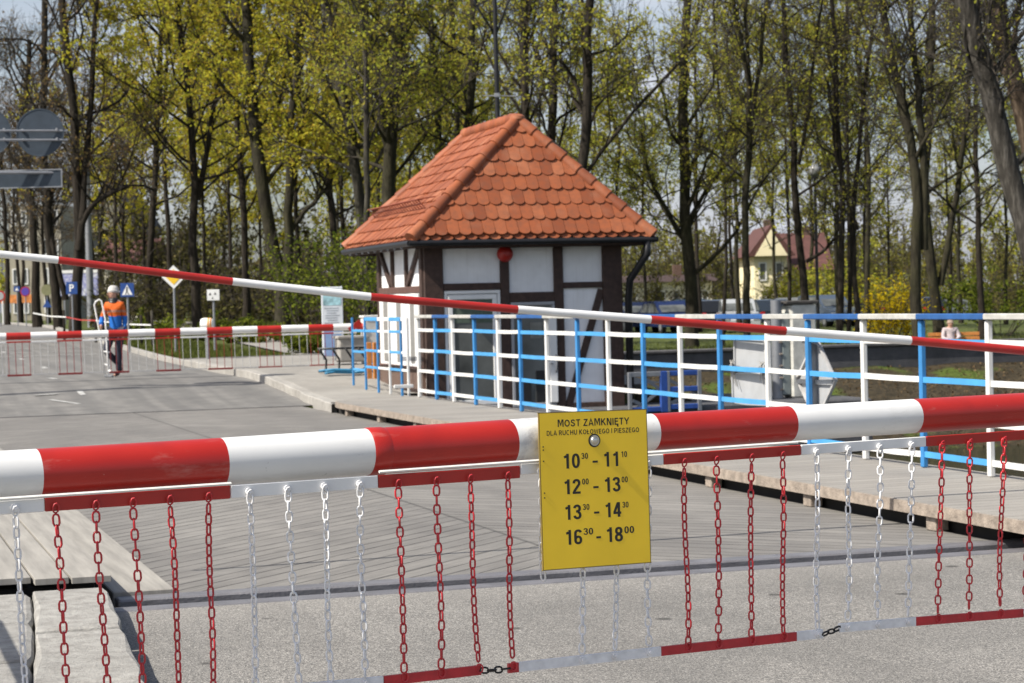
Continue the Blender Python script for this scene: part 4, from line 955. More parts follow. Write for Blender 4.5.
# ================================================================== FAR BARRIER WITH HANGING RODS
M_RODR = mat('rod_red', (.2, .012, .012), .5, .2); M_RODW = mat('rod_white', (.42, .42, .42), .5, .2)
fb = thing('boom_barrier', 'far red and white boom barrier with hanging rods across the road beyond the bridge', 'barrier', B(9.55, 39.7, 0), AX)
def FX(px):
    v = at(px, 334, 40); k = 39.7 / (v.x * DD[0] + v.y * DD[1]); return (v.x * k) * CC[0] + (v.y * k) * CC[1] - 9.55
bx = [-60, -34, -8, 5.8, 30.4, 56.5, 81.5, 108, 128, 154.5, 180, 206.5, 232, 257, 281, 308, 333, 356, 381]
xs = [FX(x) for x in bx]; ms = [1 if i % 2 == 1 else 0 for i in range(len(xs))]
ms = []
for i in range(len(xs)): ms.append(1 if (i % 2 == 1 and i >= 3) or (i == 1) else 0)
MB().tube([(x, 0, 1.16) for x in xs], .068, 16, mis=ms).build('boom', [M_WHITE, M_RED], fb, autos=40)
for i in range(len(xs) - 2):
    w = xs[i + 1] - xs[i]; red = ms[i] == 1; M_ = M_RODR if red else M_RODW
    mb = MB(); mb.cbox(((xs[i] + xs[i + 1]) / 2, -.06, 1.055), (w - .002, .012, .028), .003); mb.build('rod_rail', M_RED if red else M_WHITE, fb)
    mb = MB()
    for k in range(4):
        x = xs[i] + w * (.06 + k * .29); mb.tube([(x, -.06, 1.05), (x + .012, -.06, .46 + (.02 if not red else 0))], .0062, 5)
    if red: mb.cbox((xs[i] + w / 2, -.06, .45), (w * .98, .014, .034), .003)
    else: mb.cbox((xs[i] + w / 2, -.06, .46), (w * .98, .008, .016), .002)
    mb.build('rod_curtain', M_, fb)
mb = MB(); mb.cbox((.14, .0, .86), (.32, .34, .95), .03); mb.cbox((.14, 0, 1.35), (.36, .38, .05), .02); mb.build('pedestal', mat('pedestal_grey', (.62, .61, .58), .6, .12, 9), fb)
MB().bar((-.1, -.2, 1.26), (-.32, -.2, 1.1), .02, .1, mi=0).build('reflector', [M_RED], fb)

# ================================================================== SIGNS FROM BEHIND ON A GANTRY, LEFT
gz = B(.4, 36.6, 0)
gt = thing('sign_gantry', 'grey backs of two round road signs and an oblong panel on a cantilever', 'road sign', (gz.x, gz.y, 0))
def gp(px, py): return at(px, py, 36.0)
mb = MB(); mb.tube([(gz.x, gz.y, hroad(36)), (gz.x, gz.y, 5.2)], .09, 14); mb.build('pole', M_GREYM, gt, world=True, autos=40)
for y in (130.2, 139.4, 172):
    mb = MB(); q = gp(67 if y < 150 else 62, y + .3); mb.tube([Vector((gz.x, gz.y, q.z + .0)), q + Vector((0, .06, 0))], .02 if y < 150 else .025, 8); mb.build('arm', M_GREYM, gt, world=True, autos=40)
for px in (39.7, -13):
    q = gp(px, 132.5); mb = MB(); mb.lathe((q.x, q.y + .03, q.z), (0, -1, 0), [(.4, -.02), (.405, 0), (.405, .012), (.385, .012), (.38, .004), (.3, .004)], 40); d_ = mb.build('sign_disc', M_SLATE, gt, world=True, autos=40)
    mb = MB(); mb.disc((q.x, q.y + .055, q.z), (0, 1, 0), .4, .01, 40); mb.build('sign_face', M_WHITE, d_, world=True)
    mb = MB()
    for dz in (.04, -.12): mb.cbox((q.x + .29, q.y - .0, q.z + dz), (.04, .05, .05), .006); mb.cbox((q.x - .29, q.y, q.z + dz), (.04, .05, .05), .006)
    mb.build('clamp', M_GREYM, d_, world=True)
q0, q1 = gp(-70, 179.5), gp(62.5, 178); mb = MB(); w = q1.x - q0.x
mb.cbox(((q0.x + q1.x) / 2, q1.y, q1.z), (w, .02, .30), .004); pn = mb.build('sign_panel', M_SLATE, gt, world=True)
mb = MB(); mb.bar((q0.x, q1.y - .015, q1.z + .145), (q1.x, q1.y - .015, q1.z + .145), .02, .02); mb.bar((q0.x, q1.y - .015, q1.z - .145), (q1.x, q1.y - .015, q1.z - .145), .02, .02); mb.bar((q1.x - .01, q1.y - .015, q1.z - .135), (q1.x - .01, q1.y - .015, q1.z + .135), .02, .02)
mb.build('panel_rim', M_GREYM, pn, world=True)

# ================================================================== ROAD SIGNS AND STREET FURNITURE ON THE FAR SIDE
def on_ground(px, Y, py=320): p = at(px, py, Y); return Vector((p.x, Y, ground_z(p)))
def post_sign(name, label, cat, px, py, Y, faces, r=.03, top=None, m=None):
    """faces: callable building the plates at local height; returns thing"""
    g = on_ground(px, Y, py); c = at(px, py, Y)
    t = thing(name, label, cat, (g.x, Y, g.z), 0)
    MB().tube([(0, 0, -.05), (0, 0, (top if top else c.z - g.z + .1))], r, 8).build('pole', m or M_GREYM, t, autos=40)
    faces(t, c.z - g.z); return t
def sq(t, z, w, h, m, nm='plate'):
    o = MB().cbox((0, -.045, z), (w, .02, h), .004).build(nm, m, t); return o
def f_parking(t, z):
    sq(t, z, .37, .4, M_BLUE); mb = MB(); text_into(mb, 'P', 0, z - .11, .15, .23, -.058, 0, .02, 'c'); mb.build('letter', M_WHITE, t)
post_sign('parking_sign', 'blue square parking sign with a white P in front of the thick tree trunk', 'road sign', 72, 288, 70, f_parking)
def f_zebra(t, z):
    sq(t, z, .36, .36, M_BLUE); mb = MB(); mb.prism([(-.14, -.057, z - .13), (.14, -.057, z - .13), (0, -.057, z + .14)], (0, -.002, 0)); tr = mb.build('triangle', M_WHITE, t)
    mb = MB(); y = -.0605
    mb.disc((.0, y, z + .06), (0, 1, 0), .022, .002, 12); mb.bar((0, y, z + .04), (-.01, y, z - .05), .002, .04, upv=(1, 0, 0)); mb.bar((-.01, y, z - .04), (-.05, y, z - .12), .002, .022, upv=(1, 0, 0)); mb.bar((-.005, y, z - .04), (.045, y, z - .12), .002, .022, upv=(1, 0, 0))
    mb.build('pictogram', M_INK, t)
post_sign('crossing_sign', 'blue pedestrian crossing sign with white triangle behind the walking person', 'road sign', 127.5, 290, 56, f_zebra)
def f_prio(t, z):
    def dia(s, y, m, nm): mb = MB(); mb.prism([(-s, y, z), (0, y, z - s), (s, y, z), (0, y, z + s)], (0, -.006, 0)); return mb.build(nm, m, t)
    dia(.305, -.04, M_WHITE, 'plate'); dia(.2, -.0475, M_SIGNY, 'inner_diamond')
post_sign('priority_sign', 'yellow and white diamond priority road sign on a thin grey post', 'road sign', 173.8, 277, 55, f_prio)
def f_small(t, z):
    sq(t, z, .32, .28, M_WHITE); mb = MB()
    for dx, dz, s in ((-.08, .03, .07), (.05, .04, .06), (-.02, -.07, .05)): mb.prism([(dx - s / 2, -.057, z + dz - s / 2), (dx + s / 2, -.057, z + dz - s / 2), (dx, -.057, z + dz + s / 2)], (0, -.002, 0))
    mb.build('pictogram', M_INK, t)
post_sign('direction_plate', 'small white square plate with dark pictograms on a thin post', 'sign', 213.5, 295, 55, f_small)
def f_small_blue(t, z): sq(t, z, .3, .26, M_BLUE); MB().prism([(-.09, -.057, z - .08), (.09, -.057, z - .08), (0, -.057, z + .09)], (0, -.002, 0)).build('triangle', M_WHITE, t)
post_sign('crossing_sign', 'tiny distant blue crossing sign left of the purple round sign', 'road sign', 17, 289, 105, f_small_blue)
def f_round(t, z):
    mb = MB(); mb.disc((0, -.05, z), (0, 1, 0), .24, .02, 24); mb.build('plate', mat('sign_red', (.3, .02, .06), .5), t)
    mb = MB(); mb.disc((0, -.064, z), (0, 1, 0), .18, .006, 24); mb.build('inner_disc', mat('sign_violet', (.09, .05, .35), .5), t)
post_sign('no_stopping_sign', 'distant round blue and red no stopping sign beside the road', 'road sign', 25.5, 291.5, 100, f_round)
def f_round2(t, z):
    mb = MB(); mb.disc((0, -.05, z), (0, 1, 0), .28, .02, 24); mb.build('plate', M_RED, t); mb = MB(); mb.disc((0, -.064, z), (0, 1, 0), .2, .006, 24); mb.build('inner_disc', M_ZINC, t)
post_sign('prohibition_sign', 'distant red ringed white round sign at the left edge of the street', 'road sign', 0, 296, 105, f_round2)
def f_olive(t, z):
    mb = MB(); mb.disc((0, -.05, z), (0, 1, 0), .24, .02, 24); mb.build('plate', mat('sign_back_olive', (.2, .2, .1), .6), t)
    mb = MB(); mb.prism([(-.2, -.045, z - .75), (.2, -.045, z - .75), (0, -.045, z - .4)], (0, -.012, 0)); mb.build('triangle_plate', M_BLUE, t)
post_sign('stacked_sign', 'round olive sign above a blue triangular plate between two trunks', 'road sign', 47, 290, 92, f_olive)

# tall map board
g = on_ground(332.5, 44); mp_ = thing('map_board', 'tall white and blue information board with a map beside the pavement', 'information board', (g.x, 44, hroad(43) + .15), .15)
mb = MB(); mb.cbox((0, 0, .78), (.44, .05, 1.44), .01); mb.build('panel', mat('board_white', (.62, .66, .7), .5, .05), mp_)
mb = MB(); mb.box((0, -.027, .36), (.37, .006, .56)); mb.build('blue_panel', mat('board_blue', (.2, .3, .5), .5, .1), mp_)
mb = MB(); mb.box((0, -.027, 1.28), (.37, .006, .32)); mb.build('map_print', mat('map_print', (.3, .5, .55), .5, .45, 14), mp_)
mb = MB()
for k in range(7): mb.box((-.02 + .02 * (k % 2), -.027, 1.06 - k * .05), (.3 - .05 * (k % 3), .005, .016))
mb.build('text_rows', mat('print_grey', (.3, .33, .37), .6), mp_)
mb = MB()
for x in (-.2, .2): mb.cbox((x, .035, .72), (.035, .035, 1.6), .004)
mb.build('leg', M_GREYM, mp_)

# bike rack, orange timber, hose, white box, tape
g = B(8.35, 37.4, hroad(37.4) + .16); rk = thing('bike_rack', 'black curved metal bike rack on the pavement by the blue railing', 'bike rack', g, AX)
for k in range(4):
    x = -.12 + k * .24; pts = [(x, 0, .02), (x + .06, 0, .06), (x + .07, 0, .22), (x - .02, 0, .36), (x - .06, 0, .42)]
    MB().tube(pts, .02, 8).build('hoop', M_BLACK, rk, True)
mb = MB(); mb.tube([(-.2, .02, .42), (.75, .02, .42)], .02, 8); mb.tube([(-.2, .0, .02), (.75, 0, .02)], .02, 8); mb.build('rail', M_BLACK, rk, True)
for k, (px, lab) in enumerate(((368.5, 'upright orange timber board behind the blue railing, the wider one'), (374.5, 'upright orange timber board behind the blue railing, next to the house wall'))):
    p = at(px, 340, 37.2); t = MB().cbox((0, 0, .33), (.09 if k == 0 else .07, .05, .68), .008).build('timber_board', M_ORWOOD, None, loc=(p.x, p.y, hroad(35.5) + .16), rz=AX + .1 * k); props(t, lab, 'board')
p = at(351, 352, 40.6); t = thing('planter_box', 'pale concrete planter box beyond the bike rack', 'planter', (p.x, p.y, hroad(40) + .16), AX)
mb = MB(); mb.cbox((0, 0, .27), (.55, .4, .46), .03); mb.cbox((0, 0, .51), (.6, .45, .06), .02); mb.build('box', M_CONC, t)
p = at(345, 385, 37.8); hs = thing('hose', 'blue hose bundled on the pavement with one end hung on the railing', 'hose', (p.x, p.y, hroad(37) + .16), .25)
for k in range(5):
    o_ = random.uniform(-.12, .08); z = .025 + .045 * (k // 3) ; y = -.12 + .09 * (k % 3) + random.uniform(-.03, .03)
    MB().tube([(-.38 + o_, y - .05, z), (-.2, y + .03, z + .015), (.05, y - .04, z), (.3 + o_, y + .07, z)], .021, 8).build('coil', M_HOSE, hs, True)
MB().tube([(.3, -.1, .05), (.42, -.08, .1), (.52, -.2, .2), (.56, -.3, .36)], .024, 8).build('tail', M_HOSE, hs, True)
MB().tube([(.1, -.2, .03), (.35, -.16, .05), (.62, -.22, .02)], .02, 8).build('coil', M_HOSE, hs, True)
for k, (x0, y0, x1, y1, red, Y, lab) in enumerate(((33, 313, 66, 317, 0, 70, 'white run of barrier tape tied between trunks'), (66, 317, 96, 320.5, 1, 66, 'red run of barrier tape left of the walking person'), (96, 320.5, 151, 325, 0, 62, 'white run of barrier tape right of the walking person'))):
    a, b = at(x0, y0, Y + 2), at(x1, y1, Y - 2); mb = MB(); mid = (a + b) / 2 - Vector((0, 0, .04)); mb.bar(a, mid, .006, .035); mb.bar(mid, b, .006, .035); props(mb.build('barrier_tape', [M_RED if red else M_WHITE]), lab, 'tape')
for k, (px, Y, hgt, lab) in enumerate(((103, 66, 1.0, 'dark wooden stake left of the walking person'), (95.5, 66, .9, 'shorter dark wooden stake beside the trunk with the parking sign'), (152, 60, 1.05, 'pale wooden stake at the right end of the barrier tape'), (141, 62, .9, 'dark wooden stake just right of the walking person'), (64, 70, 1.0, 'dark wooden stake at the left end of the red tape'))):
    g = on_ground(px, Y); props(MB().tube([(0, 0, -.1), (0, .01, hgt)], [.045, .038], 8).build('stake', M_BARKL if k == 2 else M_BARK, None, True, loc=g), lab, 'stake')
p = at(207, 324, 46); g = on_ground(207, 46); t = thing('warning_drum', 'white drum with orange bands lying on a short post behind the far barrier', 'drum', (g.x, 46, g.z))
z = p.z - g.z
mb = MB(); mb.lathe((-.13, 0, z), (1, 0, 0), [(.04, -.02), (.11, 0), (.13, .05), (.13, .12), (.132, .125), (.132, .16), (.13, .165), (.13, .2), (.11, .25), (.04, .27)], 18); mb.build('drum', M_WHITE, t, autos=40)
mb = MB(); mb.lathe((-.13, 0, z), (1, 0, 0), [(.1335, .15), (.1335, .185)], 18); mb.lathe((-.13, 0, z), (1, 0, 0), [(.1335, .205), (.12, .235)], 18); mb.build('band', mat('orange_band', (.7, .3, .03), .5), t)
MB().tube([(0, 0, 0), (0, 0, z - .1)], .03, 8).build('post', M_GREYM, t)

# street lamp behind the roof, park lamp on the right
p = at(497, 94, 53); gz_ = 0.0; lp = thing('street_lamp', 'tall dark twin armed street lamp rising behind the tiled roof', 'street lamp', (p.x, 53, .3))
MB().tube([(0, 0, 0), (0, 0, 9.5)], [.075, .05], 12).build('pole', M_DARKM, lp, autos=40)
mb = MB(); mb.tube([(0, 0, 7.85), (-.48, 0, 8.65), (-.62, 0, 9.1)], .028, 8); mb.tube([(0, 0, 7.85), (.36, 0, 8.75), (.52, 0, 9.1)], .028, 8); mb.tube([(-.48, 0, 8.6), (.42, 0, 9.02)], .018, 6); mb.build('arm', M_DARKM, lp, True)
for x in (-.42, .6):
    mb = MB(); mb.lathe((x - .1, 0, 8.98), (0, 0, 1), [(.05, 0), (.2, .05), (.26, .14), (.24, .26), (.12, .36), (.03, .4)], 16); mb.build('lamp_head', M_DARKM, lp, autos=50)
mb = MB(); mb.tube([(-.36, 0, 6.38), (.5, 0, 6.35)], .014, 6); mb.cbox((0, 0, 6.38), (.14, .14, .1), .01); mb.build('bracket', M_GREYM, lp)
p = at(818, 170, 66); g = on_ground(818, 66); lp = thing('street_lamp', 'slim black park lamp with a pale round head among the right hand trunks', 'street lamp', g)
z = p.z - g.z; MB().tube([(0, 0, 0), (0, 0, z - .2)], [.06, .04], 10).build('pole', M_BLACK, lp, autos=40)
mb = MB(); mb.lathe((0, 0, z - .22), (0, 0, 1), [(.06, 0), (.16, .06), (.21, .18), (.2, .3), (.1, .38), (.02, .4)], 16); mb.build('lamp_head', mat('lamp_glass', (.3, .31, .32), .3, .05), lp, autos=50)
mb = MB(); mb.disc((0, 0, z - .24), (0, 0, 1), .12, .05, 12); mb.build('collar', M_BLACK, lp)
p = at(91, 240, 90); g = on_ground(91, 90); lp = thing('street_lamp', 'plain grey lamp column far down the road behind the thick trunk', 'street lamp', g); MB().tube([(0, 0, 0), (0, 0, 7.2)], [.16, .12], 12).build('pole', M_GREYM, lp, autos=40); MB().cbox((.25, 0, 7.22), (.7, .2, .1), .03).build('lamp_head', M_GREYM, lp)

# ================================================================== THINGS TIED BEHIND THE RAILING
def on_c(px, py, c):
    v = at(px, py, 10) - Vector((0, 0, EYE)); k = c / (v.x * CC[0] + v.y * CC[1]); return Vector((0, 0, EYE)) + v * k
p = on_c(751.5, 372, 8.33)
rs = thing('oblong_sign', 'pale back of an oblong road sign wired to the outside of the railing', 'road sign', (p.x, p.y, p.z), AX - math.pi / 2 + .04)
for k, (z, w, tilt) in enumerate(((.16, .66, .01), (-.165, .74, -.01))):
    M_ = Matrix.Rotation(tilt * 2, 3, 'Y'); mb = MB(); mb.cbox((-.02 * k, 0, z), (w, .012, .315), .004, M=M_)
    for sx in (-1, 1): mb.cbox((sx * w / 2 - .02 * k, -.012, z), (.022, .026, .315), .003, M=M_)
    mb.cbox((-.02 * k, -.012, z + .15), (w, .026, .014), .003, M=M_); mb.build('plate', M_ZINC, rs)
mb = MB()
for x in (-.34, .3):
    for k in range(3): mb.tube([(x + .02 * k, -.03, -.02), (x + .05 - .03 * k, -.07, .05), (x + .05 * k, -.06, .11), (x - .02, -.03, .06), (x + .07 * k, -.06, -.08 - .03 * k)], .005, 5)
mb.build('wire', M_ROPE, rs, True)
p = on_c(817, 379, 8.33)
dg_ = thing('diamond_sign', 'pale back of a diamond road sign hung behind a blue railing post', 'road sign', (p.x, p.y, p.z), AX - math.pi / 2 - .03)
q = [(-.42, 0, -.01), (0, 0, -.38), (.42, 0, .0), (.02, 0, .37)]
mb = MB(); mb.prism(q, (0, .012, 0)); mb.build('plate', M_ZINC, dg_)
mb = MB(); q = [(x, -.012, z) for x, y, z in q]
for k in range(4): mb.bar(q[k], q[(k + 1) % 4], .022, .022, upv=(0, 1, 0))
mb.build('rim', mat('rim_grey', (.4, .39, .38), .6, .2), dg_)
mb = MB(); mb.bar((.0, -.02, -.33), (0, -.02, .34), .07, .02); mb.build('channel', M_GREYM, dg_)
mb = MB(); mb.bar((-.38, -.024, -.03), (.38, -.024, -.02), .01, .04); mb.build('brace_strip', M_ZINC, dg_)
mb = MB(); mb.tube([(-.2, -.04, .33), (0, -.06, .34), (.12, -.04, .32), (.14, -.03, .29)], .013, 6); mb.disc((-.06, -.06, .34), (0, 1, 0), .025, .02, 10); mb.build('clamp', M_GREYM, dg_)
p = at(799, 405, 36.2); z0 = -.17
cb = thing('control_cabinet', 'weathered grey control cabinet on the quay behind the diamond sign', 'cabinet', (p.x, p.y, z0), AX)
zt_ = at(799, 304, 36.2).z - z0
mb = MB(); mb.cbox((.03, 0, zt_ / 2), (.47, .4, zt_), .03); mb.build('body', mat('cabinet_grey', (.55, .54, .49), .7, .3, 5, .2, 30), cb)
mb = MB(); mb.cbox((-.285, .02, zt_ / 2 - .05), (.16, .36, zt_ - .2), .02); mb.build('side_door', mat('cabinet_green_grey', (.22, .25, .24), .6, .2, 5), cb)
mb = MB(); mb.cbox((-.39, .0, zt_ / 2 - .1), (.05, .3, zt_ - .3), .01)
for k in range(7): mb.cbox((-.39, -.16, .15 + k * .2), (.06, .03, .03), .004)
mb.build('hinge_strip', M_FASCIA, cb)
mb = MB(); mb.cbox((.0, 0, zt_ + .03), (.6, .46, .06), .025); mb.build('lid', mat('cabinet_lid', (.06, .055, .05), .8, .3, 9), cb)
p = at(778, 405, 36.0); props(MB().tube([(0, 0, 0), (0, 0, at(778, 300, 36).z - z0)], .09, 14).build('bollard_pipe', M_GREYM, None, autos=40, loc=(p.x, p.y, z0)), 'thick grey steel pipe standing left of the control cabinet', 'pipe')
p = at(667, 412, 34.2); zb = at(667, 412, 34.2).z; st = thing('stair_railing', 'lower blue and grey stair railing seen through the bridge railing right of the guardhouse', 'railing', (p.x, p.y, zb), AX)
hh = at(667, 371, 34.2).z - zb; M_DBL = mat('stair_blue', (.02, .07, .3), .6, .2)
for k, (px, w, m) in enumerate(((628, .06, M_GREYM), (664, .12, M_DBL), (669, .05, M_GREYM), (702, .07, M_GREYM))):
    x = (px - 667) / 62.0; MB().cbox((x, 0, hh / 2), (w, .06, hh), .008).build('post', m, st)
for x0, x1, z, m in ((628, 662, hh - .04, M_GREYM), (668, 702, hh - .04, M_DBL), (668, 702, hh * .55, M_DBL), (668, 702, hh * .12, M_DBL), (628, 662, hh * .08, M_DBL)):
    MB().cbox((((x0 + x1) / 2 - 667) / 62, 0, z), ((x1 - x0) / 62, .05, .08), .008).build('rail', m, st)
mb = MB()
for (x0, z0_, x1, z1_) in ((632, .2, 660, -.0), (640, .62, 662, .35), (634, .05, 662, .36), (672, .5, 700, .3), (672, .14, 702, .3)): mb.bar(((x0 - 667) / 62, .04, z0_), ((x1 - 667) / 62, .04, z1_), .03, .05)
mb.build('diagonal', M_GREYM, st)

# ================================================================== PEOPLE
def hand(J, E, base, tip_dir, side, r=.011, nm='h'):
    """palm with four unequal bent fingers and a thumb, added to a skeleton"""
    b = Vector(base); t = Vector(tip_dir).normalized(); s_ = Vector(side).normalized(); n = t.cross(s_)
    J[nm + 'palm'] = (*(b + t * .05), .026, .014)
    for i, (o_, l) in enumerate(((-.03, .062), (-.01, .074), (.01, .068), (.03, .052))):
        p0 = b + t * .085 + s_ * o_; p1 = p0 + t * l * .55 + n * .012; p2 = p1 + t * l * .45 + n * .03
        for k, p in enumerate((p0, p1, p2)): J[f'{nm}f{i}{k}'] = (*p, r * (.95 - .12 * k))
        E += [(nm + 'palm', f'{nm}f{i}0'), (f'{nm}f{i}0', f'{nm}f{i}1'), (f'{nm}f{i}1', f'{nm}f{i}2')]
    p0 = b + t * .04 + s_ * -.042 + n * .01; p1 = p0 + t * .035 - s_ * .014 + n * .015
    J[nm + 't0'] = (*p0, r); J[nm + 't1'] = (*p1, r * .85); E += [(nm + 'palm', nm + 't0'), (nm + 't0', nm + 't1')]
def head_bits(t, c, look, hair=None, rad=.1):
    c = Vector(c); l = Vector(look).normalized(); s_ = l.cross(Vector((0, 0, 1))).normalized()
    for k in (-1, 1): MB().lathe(c + l * (rad * .88) + s_ * (.034 * k) + Vector((0, 0, .01)), l, [(.0, -.01), (.012, -.004), (.013, .002), (.006, .009)], 10).build('eye', M_HAIR, t, True)
    mb = MB(); q = c + l * rad * .9; mb.add([q + Vector((0, 0, .015)), q + s_ * .016 - Vector((0, 0, .035)), q - s_ * .016 - Vector((0, 0, .035)), q + l * .03 - Vector((0, 0, .032))], [(0, 1, 3), (0, 3, 2), (1, 2, 3)]); mb.build('nose', M_SKIN, t)
    mb = MB(); mb.bar(q - s_ * .024 - Vector((0, 0, .06)), q + s_ * .024 - Vector((0, 0, .06)), .012, .01); mb.build('mouth', mat('lips', (.3, .1, .08), .5), t)
g = at(118, 377, 41.2); pz = hroad(41.5) + .004
pn = thing('person', 'person in grey knit hat and orange and blue jacket walking behind the far barrier', 'person', (g.x, 41.2, pz), 0)
J = {'pelvis': (-.01, 0, .92, .12), 'waist': (-.02, 0, 1.06, .11), 'chest': (-.03, 0, 1.26, .13), 'upper': (-.03, 0, 1.4, .1), 'neck': (-.045, -.01, 1.5, .05), 'jaw': (-.06, -.02, 1.56, .07), 'head': (-.055, -.01, 1.63, .088), 'top': (-.05, 0, 1.71, .06),
     'hipA': (.06, 0, .88, .085), 'kneeA': (.035, -.06, .48, .055), 'ankA': (.02, -.02, .09, .038), 'toeA': (-.04, -.17, .035, .03), 'hipB': (-.09, 0, .88, .085), 'kneeB': (-.19, -.14, .5, .055), 'ankB': (.03, .2, .2, .038), 'toeB': (-.02, .16, .06, .03),
     'shR': (-.17, .0, 1.39, .055), 'elR': (-.29, .03, 1.1, .04), 'wrR': (-.27, -.17, .99, .028), 'shL': (.11, 0, 1.39, .055), 'elL': (.165, .04, 1.12, .04), 'wrL': (.15, -.04, .88, .028)}
E_ = [('pelvis', 'waist'), ('waist', 'chest'), ('chest', 'upper'), ('upper', 'neck'), ('neck', 'jaw'), ('jaw', 'head'), ('head', 'top'), ('pelvis', 'hipA'), ('hipA', 'kneeA'), ('kneeA', 'ankA'), ('ankA', 'toeA'), ('pelvis', 'hipB'), ('hipB', 'kneeB'), ('kneeB', 'ankB'), ('ankB', 'toeB'), ('upper', 'shR'), ('shR', 'elR'), ('elR', 'wrR'), ('upper', 'shL'), ('shL', 'elL'), ('elL', 'wrL')]
JB = dict(J); EB = list(E_)
hand(JB, EB, J['wrR'][:3], (.2, -.5, -.1), (0, 0, 1), nm='hr'); EB.append(('wrR', 'hrpalm')); hand(JB, EB, J['wrL'][:3], (-.05, -.1, -1), (0, -1, .1), nm='hl'); EB.append(('wrL', 'hlpalm'))
skin('body', JB, EB, M_SKIN, pn)
def sub(names, dr=.0, scale=1.0):
    JJ = {n: (*J[n][:3], J[n][3] * scale + dr) for n in names}; return JJ, [e for e in E_ if e[0] in JJ and e[1] in JJ]
gj = NG('jacket'); x = gj.xyz()
wv = gj.math('ADD', x[2], gj.math('MULTIPLY', gj.noise(9, 3), .05))
cj = gj.ramp(gj.math('MULTIPLY_ADD', wv, 1.0, -.85), [(0, (.015, .14, .5)), (.33, (.015, .14, .5)), (.345, (.62, .12, .015)), (1, (.68, .14, .02))], 'CONSTANT')
band = gj.ramp(gj.math('ABSOLUTE', gj.math('SUBTRACT', wv, 1.29)), [(0, 1), (.022, 0)], 'CONSTANT'); cj = gj.mix(gj.math('MULTIPLY', band, .6), cj, (.3, .26, .22)); gj.bump(gj.noise(22, 3), .5, .02); M_JKT = gj.base(cj, .7, .3)
a_, b_ = sub(['waist', 'pelvis', 'chest', 'upper', 'neck', 'shR', 'elR', 'wrR', 'shL', 'elL', 'wrL'], .012, 1.02); a_['neck'] = (-.04, 0, 1.47, .085); a_['waist'] = (-.02, 0, 1.06, .135); a_['pelvis'] = (-.01, 0, .9, .14)
skin('jacket', a_, b_, M_JKT, pn)
a_, b_ = sub(['pelvis', 'hipA', 'kneeA', 'ankA', 'hipB', 'kneeB', 'ankB'], .017, 1.05); skin('trousers', a_, b_, M_DENIM, pn)
for an, to in (('ankA', 'toeA'), ('ankB', 'toeB')):
    A0, T0 = Vector(J[an][:3]), Vector(J[to][:3]); skin('shoe', {'a': (*(A0 - Vector((0, 0, .02))), .05), 'b': (*(A0 * .5 + T0 * .5 + Vector((0, 0, .0))), .05), 'c': (*T0, .04)}, [('a', 'b'), ('b', 'c')], M_SHOE, pn, 2)
mb = MB(); mb.lathe((-.05, .005, 1.622), (.08, .16, 1), [(.1, 0), (.111, .01), (.113, .04), (.104, .048), (.102, .08), (.09, .11), (.06, .135), (.02, .143)], 18); mb.build('knit_hat', M_KNIT, pn, True)
mb = MB(); mb.lathe((-.045, -.005, 1.435), (0, 0, 1), [(.1, 0), (.103, .04), (.085, .075), (.072, .09)], 14); mb.build('scarf', M_BLACK, pn, True)
head_bits(pn, (-.058, -.015, 1.61), (-.55, -.8, -.1))
for k in (-1, 1): MB().lathe((-.055 + .09 * k, .03 * k, 1.6), (k, 0, 0), [(.02, -.01), (.026, 0), (.02, .012)], 8).build('ear', M_SKIN, pn, True)
# white tubular frame in the person's hand
g2 = at(104, 372, 41.0); fr = thing('tube_frame', 'white inverted U tubular frame on feet, held at the walking person\'s side', 'frame', (g2.x, 41.0, pz), 0)
Sx = 1 / 50.6
pts = [(2 * Sx, .1, 0), (-1 * Sx, .05, .8), (-5.5 * Sx, 0, 1.4)] + [(-4 * Sx, 0, 1.46), (-1 * Sx, 0, 1.5), (1.5 * Sx, 0, 1.47)] + [(5 * Sx, -.02, 1.12), (6 * Sx, -.05, .6), (7.5 * Sx, -.1, .02)]
MB().tube([(x - .04, y, z) for x, y, z in pts], .016, 10).build('tube', M_WHITE, fr, True)
mb = MB(); mb.tube([(0, .06, .5), (6.2 * Sx, -.05, .48)], .015, 8); mb.tube([(.5 * Sx, .08, .25), (6.8 * Sx, -.08, .22)], .015, 8); mb.tube([(5 * Sx, -.1, .13), (9 * Sx, -.14, .12)], .02, 8); mb.build('cross_bar', M_WHITE, fr, True)
mb = MB(); mb.cbox((2 * Sx, .1, .02), (.08, .14, .04), .01); mb.cbox((7.5 * Sx, -.1, .02), (.08, .14, .04), .01); mb.build('foot', M_GREYM, fr)

# person on a bench on the far lawn
YB = 62; g = at(956, 340, YB); gz2 = ground_z(Vector((g.x, YB, 0)))
bn = thing('park_bench', 'orange slatted wooden bench on the far lawn', 'bench', (g.x, YB, gz2), 0)
for z in (.42, .445): pass
mb = MB()
for k in range(4): mb.cbox((0, -.2 + k * .12, .44), (1.5, .1, .035), .006)
mb.build('seat', M_ORWOOD, bn)
mb = MB()
for k in range(3): mb.cbox((0, .26 + k * .025, .58 + k * .13), (1.5, .03, .1), .006)
mb.build('backrest', M_ORWOOD, bn)
for x in (-.62, .62): mb = MB(); mb.bar((x, -.2, 0), (x, -.18, .42), .05, .05); mb.bar((x, .22, 0), (x, .33, .86), .05, .05); mb.bar((x, -.2, .41), (x, .25, .41), .05, .03); mb.build('leg', M_DARKM, bn)
sp_ = thing('person', 'person in a pale pinkish grey top sitting on the bench on the far lawn', 'person', (at(951, 335, YB).x, YB, gz2), 0)
